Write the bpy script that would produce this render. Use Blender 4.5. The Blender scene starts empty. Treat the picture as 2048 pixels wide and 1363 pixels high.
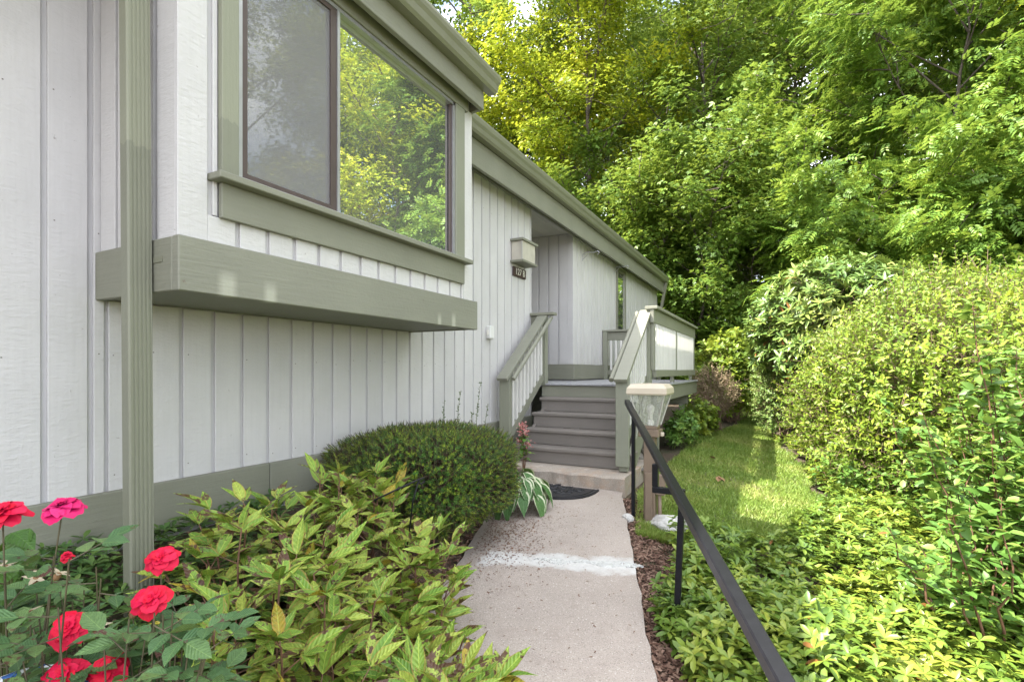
import bpy, bmesh, math, random
import numpy as np
from mathutils import Vector, Matrix

R = math.radians
random.seed(7)
rng = np.random.default_rng(7)
scene = bpy.context.scene
C = scene.collection
Z0 = 1.5                    # eye height; everything below is written relative to the eye and lifted at the end

# ------------------------------------------------------------------ camera
YAW = 27.82
cam_d = bpy.data.cameras.new('camera'); cam = bpy.data.objects.new('camera', cam_d); C.objects.link(cam)
cam.location = (0, 0, Z0); cam.rotation_euler = (R(90), 0, R(YAW))
cam_d.sensor_width = 36; cam_d.lens = 17.75; cam_d.shift_y = 0.0286
cam_d.clip_start = 0.05; cam_d.clip_end = 2000
scene.camera = cam
# ------------------------------------------------------------------ world, sun, exposure
LDIR = Vector((2.35, 1.4, -3.95)).normalized()          # the way the light travels
EL = math.asin(-LDIR.z); AZ = math.atan2(-LDIR.x, -LDIR.y)
w = bpy.data.worlds.new('World'); scene.world = w; w.use_nodes = True
nt = w.node_tree; bg = nt.nodes['Background']
sky = nt.nodes.new('ShaderNodeTexSky'); sky.sky_type = 'NISHITA'; sky.sun_disc = False
sky.sun_elevation = EL; sky.sun_rotation = AZ; sky.air_density = 1.0; sky.dust_density = 2.5; sky.ozone_density = 0.6
# broken white cloud spread evenly over the whole dome
tcw = nt.nodes.new('ShaderNodeTexCoord'); mpw = nt.nodes.new('ShaderNodeMapping'); mpw.inputs['Scale'].default_value = (1, 1, 2.2)
cn = nt.nodes.new('ShaderNodeTexNoise'); cn.inputs['Scale'].default_value = 2.6; cn.inputs['Detail'].default_value = 7; cn.inputs['Roughness'].default_value = 0.55
cr = nt.nodes.new('ShaderNodeValToRGB'); cr.color_ramp.elements[0].position = 0.36; cr.color_ramp.elements[1].position = 0.58
cm = nt.nodes.new('ShaderNodeMix'); cm.data_type = 'RGBA'; cm.inputs[7].default_value = (8.9, 9.0, 9.2, 1)
nt.links.new(tcw.outputs['Generated'], mpw.inputs[0]); nt.links.new(mpw.outputs[0], cn.inputs['Vector']); nt.links.new(cn.outputs['Fac'], cr.inputs[0])
nt.links.new(cr.outputs[0], cm.inputs[0]); nt.links.new(sky.outputs[0], cm.inputs[6])
nt.links.new(cm.outputs[2], bg.inputs[0]); bg.inputs[1].default_value = 0.15
sd = bpy.data.lights.new('sun', 'SUN'); sun = bpy.data.objects.new('sun', sd); C.objects.link(sun)
sd.energy = 5.0; sd.angle = R(0.6); sd.color = (1.0, 0.94, 0.84)
sun.rotation_euler = LDIR.to_track_quat('-Z', 'Y').to_euler(); sun.location = (-20, -12, 40)
scene.view_settings.view_transform = 'Standard'; scene.view_settings.look = 'None'
scene.view_settings.gamma = 1; scene.view_settings.use_curve_mapping = False
scene.view_settings.exposure = 1.88
scene.render.engine = 'CYCLES'
scene.cycles.max_bounces = 8; scene.cycles.transparent_max_bounces = 12

# ------------------------------------------------------------------ materials
def newmat(name):
    m = bpy.data.materials.new(name); m.use_nodes = True
    t = m.node_tree; b = t.nodes['Principled BSDF']
    return m, t, b
def node(t, kind, **kw):
    n = t.nodes.new(kind)
    for k, v in kw.items():
        if k in n.inputs: n.inputs[k].default_value = v
        else: setattr(n, k, v)
    return n
def noise(t, vec, scale, detail=4, rough=0.55):
    n = node(t, 'ShaderNodeTexNoise'); n.inputs['Scale'].default_value = scale
    n.inputs['Detail'].default_value = detail; n.inputs['Roughness'].default_value = rough
    if vec is not None: t.links.new(vec, n.inputs['Vector'])
    return n.outputs['Fac']
def ramp(t, fac, stops):
    r = node(t, 'ShaderNodeValToRGB'); cr = r.color_ramp
    while len(cr.elements) < len(stops): cr.elements.new(0.5)
    for e, (p, c) in zip(cr.elements, stops):
        e.position = p; e.color = (c, c, c, 1) if not isinstance(c, (tuple, list)) else (*c, 1)
    t.links.new(fac, r.inputs[0]); return r.outputs[0]
def mix(t, fac, a, b, mode='MIX'):
    n = node(t, 'ShaderNodeMix', data_type='RGBA', blend_type=mode)
    if isinstance(fac, (int, float)): n.inputs[0].default_value = fac
    else: t.links.new(fac, n.inputs[0])
    for i, v in ((6, a), (7, b)):
        if isinstance(v, (tuple, list)): n.inputs[i].default_value = (*v, 1)
        else: t.links.new(v, n.inputs[i])
    return n.outputs[2]
def math_(t, op, a, b=0.0, clamp=False):
    n = node(t, 'ShaderNodeMath', operation=op); n.use_clamp = clamp
    for i, v in ((0, a), (1, b)):
        if isinstance(v, (int, float)): n.inputs[i].default_value = v
        else: t.links.new(v, n.inputs[i])
    return n.outputs[0]
def bump(t, b, h, strength, dist):
    n = node(t, 'ShaderNodeBump'); n.inputs['Strength'].default_value = strength; n.inputs['Distance'].default_value = dist
    t.links.new(h, n.inputs['Height']); t.links.new(n.outputs[0], b.inputs['Normal'])
def coords(t, scale=(1, 1, 1), rnd=True):
    tc = node(t, 'ShaderNodeTexCoord'); v = tc.outputs['Object']
    if rnd:
        oi = node(t, 'ShaderNodeObjectInfo')
        a = node(t, 'ShaderNodeVectorMath', operation='MULTIPLY_ADD')
        c = node(t, 'ShaderNodeCombineXYZ')
        for i in range(3): t.links.new(oi.outputs['Random'], c.inputs[i])
        a.inputs[1].default_value = (37.0, 61.0, 83.0)
        t.links.new(c.outputs[0], a.inputs[0]); t.links.new(v, a.inputs[2]); v = a.outputs[0]
    mp = node(t, 'ShaderNodeMapping'); mp.inputs['Scale'].default_value = scale
    t.links.new(v, mp.inputs['Vector']); return v, mp.outputs[0]

def paint(name, col, grain=(1, 1, 0.06), rough=0.6, grain_amt=0.5, saw=0.0, chip=0.0, dirt=0.25, chipcol=(0.16, 0.13, 0.10), scale=70, streak=0.10, fresh=None, pale_streaks=None):
    """weathered exterior paint over wood: stretched grain relief, mottling, tiny chips"""
    m, t, b = newmat(name)
    v, g = coords(t, grain)
    big = noise(t, v, 2.2, 4); fine = noise(t, v, 45, 3)
    gr = noise(t, g, scale, 5, 0.65)
    c = mix(t, ramp(t, big, [(0.3, 0.0), (0.7, 1.0)]), col, tuple(x * (1 - dirt) for x in col))
    c = mix(t, math_(t, 'MULTIPLY', ramp(t, gr, [(0.35, 1.0), (0.55, 0.0)]), streak), c, tuple(x * 0.55 for x in col))
    oi = node(t, 'ShaderNodeObjectInfo')
    c = mix(t, math_(t, 'MULTIPLY', oi.outputs['Random'], 0.10), c, (0.25, 0.25, 0.25))
    if chip:
        sp = noise(t, v, 26, 5, 0.7)
        c = mix(t, ramp(t, sp, [(0.72 - chip, 0.0), (0.745 - chip, 0.8)]), c, chipcol)
    if fresh is not None or pale_streaks:
        tcx = node(t, 'ShaderNodeTexCoord'); sp = node(t, 'ShaderNodeSeparateXYZ'); t.links.new(tcx.outputs['Object'], sp.inputs[0])
    if fresh is not None:      # upper part repainted in a lighter coat, brush-ragged edge
        zz = math_(t, 'ADD', sp.outputs[2], math_(t, 'MULTIPLY', noise(t, tcx.outputs['Object'], 40, 2), 0.06))
        c = mix(t, ramp(t, math_(t, 'SUBTRACT', zz, fresh), [(0.03, 0.0), (0.035, 0.75)]), c, tuple(min(1, x * 1.28) for x in col))
    if pale_streaks:                 # pale upright streaks on the face, soft at the sides
        for (sy_, zt_, wd) in pale_streaks:
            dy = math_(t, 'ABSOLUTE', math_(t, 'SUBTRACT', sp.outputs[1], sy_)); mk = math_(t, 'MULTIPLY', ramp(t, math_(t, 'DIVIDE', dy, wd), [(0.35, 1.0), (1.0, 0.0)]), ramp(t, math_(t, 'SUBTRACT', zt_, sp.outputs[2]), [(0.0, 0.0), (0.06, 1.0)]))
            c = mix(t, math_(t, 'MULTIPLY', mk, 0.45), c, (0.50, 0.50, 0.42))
    t.links.new(c, b.inputs['Base Color']); b.inputs['Roughness'].default_value = rough
    b.inputs['Specular IOR Level'].default_value = 0.35
    h = math_(t, 'ADD', math_(t, 'MULTIPLY', gr, grain_amt), math_(t, 'MULTIPLY', fine, 0.4))
    if saw:
        _, sm = coords(t, (0.25, 0.25, 1)); h = math_(t, 'ADD', h, math_(t, 'MULTIPLY', noise(t, sm, 60, 3, 0.6), saw))
    bump(t, b, h, 0.8, 0.005)
    return m
def plain(name, col, rough=0.5, metal=0.0, var=0.15, nscale=12, bumpamt=0.15, dist=0.002):
    m, t, b = newmat(name)
    v, _ = coords(t)
    n = noise(t, v, nscale, 5)
    c = mix(t, ramp(t, n, [(0.3, 0.0), (0.7, 1.0)]), col, tuple(x * (1 - var) for x in col))
    t.links.new(c, b.inputs['Base Color']); b.inputs['Roughness'].default_value = rough; b.inputs['Metallic'].default_value = metal
    if bumpamt: bump(t, b, noise(t, v, nscale * 6, 4), bumpamt, dist)
    return m
def leafmat(name, cols, trans=0.3, rough=0.45, noise_scale=0.0, stops=None, rnd='island', brown=0.0, spec=0.35):
    """leaf: colour differs leaf by leaf, some light passes through"""
    m, t, b = newmat(name); out = t.nodes['Material Output']
    if rnd == 'island': r = node(t, 'ShaderNodeNewGeometry').outputs['Random Per Island']
    else: r = node(t, 'ShaderNodeObjectInfo').outputs['Random']
    f = r
    if noise_scale:
        tc = node(t, 'ShaderNodeTexCoord')
        nn = ramp(t, noise(t, tc.outputs['Object'], noise_scale, 3), [(0.32, 0.0), (0.68, 1.0)])
        f = math_(t, 'ADD', math_(t, 'MULTIPLY', r, 0.5), math_(t, 'MULTIPLY', nn, 0.5))
    cols = [tuple(min(0.6, x * k) for x, k in zip(c_, (1.28, 1.24, 1.25))) for c_ in cols]
    n = len(cols)
    c = ramp(t, f, [((stops[i] if stops else i / (n - 1)), cols[i]) for i in range(n)])
    if brown:
        hsh = math_(t, 'FRACT', math_(t, 'MULTIPLY', r, 57.31))
        c = mix(t, math_(t, 'GREATER_THAN', hsh, 1 - brown), c, (0.22, 0.10, 0.03))
    t.links.new(c, b.inputs['Base Color']); b.inputs['Roughness'].default_value = rough
    b.inputs['Specular IOR Level'].default_value = spec
    tr = node(t, 'ShaderNodeBsdfTranslucent')
    tc2 = mix(t, 0.42, c, (0.28, 0.31, 0.05)); t.links.new(tc2, tr.inputs[0])
    ms = node(t, 'ShaderNodeMixShader'); ms.inputs[0].default_value = trans
    t.links.new(b.outputs[0], ms.inputs[1]); t.links.new(tr.outputs[0], ms.inputs[2])
    t.links.new(ms.outputs[0], out.inputs[0]); return m

M = {}
M['siding'] = paint('siding_paint', (0.575, 0.563, 0.560), grain=(1, 1, 0.05), grain_amt=0.30, saw=0.9, chip=0.035, dirt=0.10, scale=55, streak=0.07, chipcol=(0.30, 0.28, 0.26))
M['wallback'] = paint('siding_groove_paint', (0.52, 0.51, 0.52), dirt=0.12)
M['sage'] = paint('sage_trim_paint', (0.222, 0.224, 0.174), grain=(0.05, 0.05, 1), chip=0.02, dirt=0.12, grain_amt=0.7)
M['sage_beam'] = paint('sage_beam_paint', (0.222, 0.224, 0.174), grain=(0.05, 0.05, 1), chip=0.03, dirt=0.14, grain_amt=0.8, pale_streaks=((-1.0, 0.01, 0.055), (-0.775, -0.01, 0.045), (0.67, -0.02, 0.03), (0.86, 0.0, 0.035)))
M['sage_casing'] = paint('sage_casing_paint', (0.205, 0.212, 0.158), grain=(1, 1, 0.05), chip=0.03, dirt=0.12, grain_amt=0.6, fresh=-0.36)
M['sage_post'] = paint('sage_post_paint', (0.232, 0.240, 0.182), grain=(1, 1, 0.05), chip=0.02, dirt=0.12, grain_amt=0.6)
M['sage_metal'] = plain('sage_gutter_enamel', (0.208, 0.210, 0.157), rough=0.34, var=0.10, nscale=3, bumpamt=0.05)
M['sage_spout'] = paint('sage_downspout_enamel', (0.195, 0.200, 0.148), grain=(1, 1, 0.02), rough=0.42, dirt=0.10, grain_amt=0.1, streak=0.05, fresh=1.93)
M['white_wood'] = paint('baluster_white_paint', (0.66, 0.65, 0.62), chip=0.02, dirt=0.10, grain_amt=0.4)
M['tread'] = paint('porch_grey_brown_paint', (0.200, 0.178, 0.160), grain=(0.05, 1, 1), chip=0.03, dirt=0.2, rough=0.5, chipcol=(0.34, 0.25, 0.19))
M['deckgrey'] = paint('deck_grey_paint', (0.34, 0.34, 0.36), grain=(1, 0.05, 1), chip=0.02, dirt=0.2, rough=0.5)
M['soffit'] = paint('soffit_paint', (0.46, 0.44, 0.40), grain=(1, 0.05, 1), dirt=0.15)
M['roof'] = plain('asphalt_shingle', (0.07, 0.065, 0.06), rough=0.9, var=0.3, nscale=40)
M['alu'] = plain('window_aluminium', (0.42, 0.42, 0.44), rough=0.35, metal=0.6, var=0.15)
M['bronze'] = plain('bronze_frame', (0.085, 0.062, 0.058), rough=0.45, metal=0.2)
M['black'] = plain('black_rail_enamel', (0.010, 0.010, 0.013), rough=0.33, var=0.3, nscale=30, bumpamt=0.12)
M['taupe'] = plain('taupe_lamp_paint', (0.185, 0.135, 0.095), rough=0.55, var=0.15, nscale=9)
M['taupe_cap'] = plain('taupe_cap_paint', (0.46, 0.40, 0.31), rough=0.5, var=0.10, nscale=5)
M['porcelain'] = plain('white_porcelain', (0.75, 0.73, 0.68), rough=0.25, var=0.05)
M['plastic'] = plain('white_plastic', (0.66, 0.66, 0.64), rough=0.35, var=0.04)
M['brown_sign'] = plain('brown_sign_paint', (0.055, 0.028, 0.024), rough=0.5)
M['letter'] = plain('sign_letter_white', (0.75, 0.73, 0.68), rough=0.5, var=0.05)
M['nail'] = plain('weathered_nail', (0.22, 0.20, 0.18), rough=0.7, var=0.4)
M['dark'] = plain('dark_void', (0.02, 0.018, 0.016), rough=0.9)
M['bark'] = plain('bark_grey_brown', (0.13, 0.105, 0.085), rough=0.9, var=0.5, nscale=9, bumpamt=0.7, dist=0.02)
M['twig'] = plain('twig_tan', (0.27, 0.185, 0.125), rough=0.85, var=0.35, nscale=14, bumpamt=0.4, dist=0.006)
M['darktwig'] = plain('twig_dark', (0.075, 0.045, 0.03), rough=0.85, var=0.4, nscale=14)
M['redstem'] = plain('stem_reddish', (0.20, 0.10, 0.06), rough=0.6, var=0.4, nscale=14, bumpamt=0)
M['rosestem'] = plain('rose_cane', (0.10, 0.085, 0.045), rough=0.6, var=0.4, nscale=14, bumpamt=0)
M['greenstem'] = plain('stem_green', (0.13, 0.17, 0.05), rough=0.6, var=0.4, nscale=14, bumpamt=0)
M['rock'] = plain('white_rock', (0.62, 0.60, 0.57), rough=0.85, var=0.35, nscale=7, bumpamt=0.8, dist=0.02)
M['stone'] = plain('rubble_stone', (0.36, 0.33, 0.28), rough=0.9, var=0.5, nscale=8, bumpamt=0.9, dist=0.02)
M['black'].node_tree.nodes['Principled BSDF'].inputs['Specular IOR Level'].default_value = 0.22
M['rubber'] = plain('black_rubber', (0.018, 0.018, 0.022), rough=0.45, var=0.3, nscale=60, bumpamt=0.4)

def concrete_mat(name, base, rust=False, smear=None):
    m, t, b = newmat(name)
    v, _ = coords(t, rnd=False)
    c = mix(t, ramp(t, noise(t, v, 1.3, 5), [(0.3, 0.0), (0.7, 1.0)]), base, tuple(x * 0.78 for x in base))
    c = mix(t, ramp(t, noise(t, v, 160, 3, 0.8), [(0.36, 0.75), (0.46, 0.0)]), c, (0.12, 0.10, 0.09))
    c = mix(t, ramp(t, noise(t, v, 110, 2, 0.8), [(0.60, 0.0), (0.68, 0.6)]), c, (0.62, 0.58, 0.54))
    c = mix(t, ramp(t, noise(t, v, 4.5, 6, 0.7), [(0.52, 0.0), (0.76, 0.55)]), c, (0.24, 0.195, 0.17))
    c = mix(t, ramp(t, noise(t, v, 9, 4, 0.6), [(0.70, 0.0), (0.76, 0.6)]), c, (0.10, 0.085, 0.08))
    if rust:
        c = mix(t, ramp(t, noise(t, v, 3.1, 5, 0.7), [(0.52, 0.0), (0.74, 0.5)]), c, (0.42, 0.23, 0.12))
        c = mix(t, ramp(t, noise(t, v, 6.0, 5, 0.7), [(0.55, 0.0), (0.74, 0.5)]), c, (0.55, 0.54, 0.52))
    if smear:       # dried white mortar wiped across the slab, with ragged ends
        (ax_, ay_), (bx_, by_), hw = smear; L = math.hypot(bx_ - ax_, by_ - ay_); tx, ty = (bx_ - ax_) / L, (by_ - ay_) / L
        sp = node(t, 'ShaderNodeSeparateXYZ'); t.links.new(v, sp.inputs[0])
        dx = math_(t, 'SUBTRACT', sp.outputs[0], ax_); dy = math_(t, 'SUBTRACT', sp.outputs[1], ay_)
        al = math_(t, 'ADD', math_(t, 'MULTIPLY', dx, tx), math_(t, 'MULTIPLY', dy, ty)); ac = math_(t, 'SUBTRACT', math_(t, 'MULTIPLY', dy, tx), math_(t, 'MULTIPLY', dx, ty))
        wob = math_(t, 'MULTIPLY', math_(t, 'SUBTRACT', noise(t, v, 5.5, 6, 0.62), 0.5), 0.38)
        e1 = math_(t, 'SUBTRACT', hw, math_(t, 'ABSOLUTE', math_(t, 'ADD', ac, wob)))
        e2 = math_(t, 'SUBTRACT', L / 2, math_(t, 'ABSOLUTE', math_(t, 'SUBTRACT', math_(t, 'ADD', al, wob), L / 2)))
        ed = math_(t, 'MINIMUM', e1, e2); mk = ramp(t, math_(t, 'ADD', ed, math_(t, 'MULTIPLY', noise(t, v, 70, 4, 0.7), 0.05)), [(0.012, 0.0), (0.05, 0.45), (0.10, 0.75)])
        c = mix(t, mk, c, mix(t, noise(t, v, 26, 5, 0.7), (0.40, 0.40, 0.40), (0.66, 0.66, 0.64)))
    t.links.new(c, b.inputs['Base Color']); b.inputs['Roughness'].default_value = 0.88
    b.inputs['Specular IOR Level'].default_value = 0.2
    h = math_(t, 'ADD', noise(t, v, 120, 4, 0.7), math_(t, 'MULTIPLY', noise(t, v, 14, 4), 0.8))
    bump(t, b, h, 0.5, 0.004); return m
M['concrete'] = concrete_mat('walk_concrete', (0.40, 0.345, 0.305), smear=((-1.86, 3.04), (-0.74, 3.37), 0.13))
M['concrete_step'] = concrete_mat('step_concrete', (0.42, 0.365, 0.31), rust=True)
M['mortar'] = plain('white_mortar', (0.52, 0.52, 0.50), rough=0.9, var=0.22, nscale=22, bumpamt=0.9, dist=0.006)

def ground_mat():
    m, t, b = newmat('woodland_soil'); v, _ = coords(t, rnd=False)
    c = mix(t, ramp(t, noise(t, v, 1.7, 5), [(0.35, 0.0), (0.65, 1.0)]), (0.075, 0.050, 0.036), (0.050, 0.055, 0.022))
    c = mix(t, ramp(t, noise(t, v, 60, 4, 0.7), [(0.5, 0.0), (0.62, 0.7)]), c, (0.16, 0.105, 0.075))
    t.links.new(c, b.inputs['Base Color']); b.inputs['Roughness'].default_value = 0.95
    bump(t, b, noise(t, v, 50, 5, 0.7), 0.9, 0.02); return m
M['ground'] = ground_mat()
def lawn_mat():
    m, t, b = newmat('lawn_turf'); v, _ = coords(t, rnd=False)
    c = mix(t, ramp(t, noise(t, v, 1.6, 5), [(0.40, 0.0), (0.66, 1.0)]), (0.10, 0.155, 0.035), (0.21, 0.170, 0.090))
    c = mix(t, ramp(t, noise(t, v, 90, 3, 0.7), [(0.42, 0.7), (0.55, 0.0)]), c, (0.045, 0.065, 0.02))
    t.links.new(c, b.inputs['Base Color']); b.inputs['Roughness'].default_value = 0.95
    bump(t, b, noise(t, v, 90, 4, 0.7), 0.8, 0.015); return m
M['lawn'] = lawn_mat()

def glass_mat():
    m, t, b = newmat('window_glass'); out = t.nodes['Material Output']
    b.inputs['Base Color'].default_value = (0.24, 0.245, 0.24, 1); b.inputs['Roughness'].default_value = 0.2  # grey base colour paints a pale haze into the reflections
    g = node(t, 'ShaderNodeBsdfGlossy'); g.inputs['Roughness'].default_value = 0.012; g.inputs['Color'].default_value = (0.95, 0.97, 0.95, 1)
    v, _ = coords(t, rnd=False)
    n = node(t, 'ShaderNodeBump'); n.inputs['Strength'].default_value = 0.08; n.inputs['Distance'].default_value = 0.01
    t.links.new(noise(t, v, 2.2, 1), n.inputs['Height']); t.links.new(n.outputs[0], g.inputs['Normal'])
    lw = node(t, 'ShaderNodeLayerWeight'); lw.inputs[0].default_value = 0.5
    fac = math_(t, 'ADD', math_(t, 'MULTIPLY', lw.outputs['Fresnel'], 0.6), 0.62, True)
    ms = node(t, 'ShaderNodeMixShader'); t.links.new(fac, ms.inputs[0])
    t.links.new(b.outputs[0], ms.inputs[1]); t.links.new(g.outputs[0], ms.inputs[2]); t.links.new(ms.outputs[0], out.inputs[0])
    return m
M['glass'] = glass_mat()
def screen_mat():
    m, t, b = newmat('insect_screen'); out = t.nodes['Material Output']
    b.inputs['Base Color'].default_value = (0.24, 0.235, 0.24, 1); b.inputs['Roughness'].default_value = 0.7
    tr = node(t, 'ShaderNodeBsdfTransparent'); ms = node(t, 'ShaderNodeMixShader'); ms.inputs[0].default_value = 0.46
    t.links.new(tr.outputs[0], ms.inputs[1]); t.links.new(b.outputs[0], ms.inputs[2]); t.links.new(ms.outputs[0], out.inputs[0]); return m
M['screen'] = screen_mat()
def lampglass_mat():
    m, t, b = newmat('pebbled_lamp_glass'); out = t.nodes['Material Output']
    b.inputs['Base Color'].default_value = (0.55, 0.57, 0.50, 1); b.inputs['Roughness'].default_value = 0.25
    v, _ = coords(t)
    vn = node(t, 'ShaderNodeTexVoronoi'); vn.inputs['Scale'].default_value = 75; t.links.new(v, vn.inputs['Vector'])
    bump(t, b, vn.outputs['Distance'], 0.8, 0.01)
    tr = node(t, 'ShaderNodeBsdfTransparent'); ms = node(t, 'ShaderNodeMixShader')
    t.links.new(math_(t, 'ADD', math_(t, 'MULTIPLY', noise(t, v, 60, 3), 0.42), 0.02), ms.inputs[0])
    t.links.new(tr.outputs[0], ms.inputs[1]); t.links.new(b.outputs[0], ms.inputs[2]); t.links.new(ms.outputs[0], out.inputs[0]); return m
M['lampglass'] = lampglass_mat()
def frosted_mat():
    m, t, b = newmat('weathered_acrylic'); v, _ = coords(t)
    c = mix(t, ramp(t, noise(t, v, 5, 4), [(0.35, 0.0), (0.7, 1.0)]), (0.52, 0.49, 0.42), (0.40, 0.37, 0.32))
    t.links.new(c, b.inputs['Base Color']); b.inputs['Roughness'].default_value = 0.3; return m
M['acrylic'] = frosted_mat()
def pot_mat():
    m, t, b = newmat('blue_white_glaze'); v, _ = coords(t, rnd=False)
    ck = node(t, 'ShaderNodeTexChecker'); ck.inputs['Scale'].default_value = 38; t.links.new(v, ck.inputs['Vector'])
    ck.inputs[1].default_value = (0.05, 0.13, 0.36, 1); ck.inputs[2].default_value = (0.7, 0.72, 0.75, 1)
    t.links.new(ck.outputs[0], b.inputs['Base Color']); b.inputs['Roughness'].default_value = 0.15; return m
M['pot'] = pot_mat()

M['maple'] = leafmat('maple_turning_leaf', [(0.075, 0.145, 0.016), (0.18, 0.26, 0.020), (0.33, 0.40, 0.022), (0.42, 0.40, 0.022)], trans=0.42, noise_scale=0.28, stops=[0.08, 0.36, 0.58, 0.88], brown=0.012)
M['green_maple'] = leafmat('green_maple_leaf', [(0.060, 0.125, 0.022), (0.115, 0.205, 0.030), (0.23, 0.29, 0.036)], trans=0.42, noise_scale=0.35)
M['dark_tree'] = leafmat('dark_wood_leaf', [(0.045, 0.095, 0.018), (0.085, 0.150, 0.026), (0.16, 0.21, 0.03)], trans=0.42, noise_scale=0.4)
M['ash'] = leafmat('ash_leaf', [(0.055, 0.125, 0.020), (0.115, 0.215, 0.030), (0.24, 0.32, 0.035)], trans=0.36, noise_scale=0.5)
M['hedge'] = leafmat('forsythia_leaf', [(0.055, 0.125, 0.016), (0.135, 0.215, 0.022), (0.26, 0.32, 0.035)], trans=0.28, noise_scale=0.9)
M['rhodo'] = leafmat('rhododendron_leaf', [(0.055, 0.120, 0.028), (0.105, 0.175, 0.038), (0.21, 0.235, 0.05)], trans=0.12, rough=0.35, noise_scale=0.9, brown=0.008)
M['pale'] = leafmat('pale_shrub_leaf', [(0.060, 0.120, 0.028), (0.13, 0.21, 0.05), (0.20, 0.28, 0.08)], trans=0.25, noise_scale=1.5)
M['hydrangea'] = leafmat('hydrangea_leaf', [(0.050, 0.110, 0.018), (0.13, 0.20, 0.02), (0.25, 0.29, 0.03)], trans=0.3, noise_scale=1.2)
M['viburnum'] = leafmat('viburnum_leaf', [(0.055, 0.135, 0.025), (0.10, 0.20, 0.038), (0.22, 0.30, 0.06)], trans=0.32, noise_scale=1.8)
M['pachy'] = leafmat('pachysandra_leaf', [(0.036, 0.085, 0.016), (0.10, 0.165, 0.022), (0.25, 0.28, 0.040)], trans=0.22, noise_scale=1.6, rough=0.38, brown=0.004)
M['yew'] = leafmat('yew_needle', [(0.030, 0.095, 0.018), (0.052, 0.140, 0.024), (0.10, 0.20, 0.03)], trans=0.12, rough=0.42, brown=0.012)
M['yewtip'] = leafmat('yew_fresh_needle', [(0.13, 0.24, 0.02), (0.22, 0.32, 0.03), (0.32, 0.40, 0.04)], trans=0.2, rough=0.42)
M['grass'] = leafmat('grass_blade', [(0.085, 0.155, 0.025), (0.155, 0.235, 0.04), (0.29, 0.30, 0.10)], trans=0.2, noise_scale=1.4)
M['bark_mulch'] = leafmat('bark_mulch_chip', [(0.045, 0.024, 0.017), (0.10, 0.055, 0.038), (0.22, 0.15, 0.11)], trans=0.0, rough=0.9)
M['litter'] = leafmat('needle_litter', [(0.07, 0.03, 0.016), (0.15, 0.07, 0.035), (0.10, 0.07, 0.05)], trans=0.0, rough=0.9)
M['heath'] = leafmat('dry_seedhead', [(0.09, 0.085, 0.045), (0.17, 0.14, 0.08), (0.26, 0.20, 0.13)], trans=0.1, rough=0.9)
M['pinkflower'] = leafmat('pink_flower', [(0.45, 0.10, 0.11), (0.62, 0.20, 0.20), (0.68, 0.34, 0.30)], trans=0.2, rough=0.6)
M['spike'] = leafmat('weed_leaf', [(0.045, 0.080, 0.030), (0.09, 0.13, 0.05)], trans=0.2)

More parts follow.
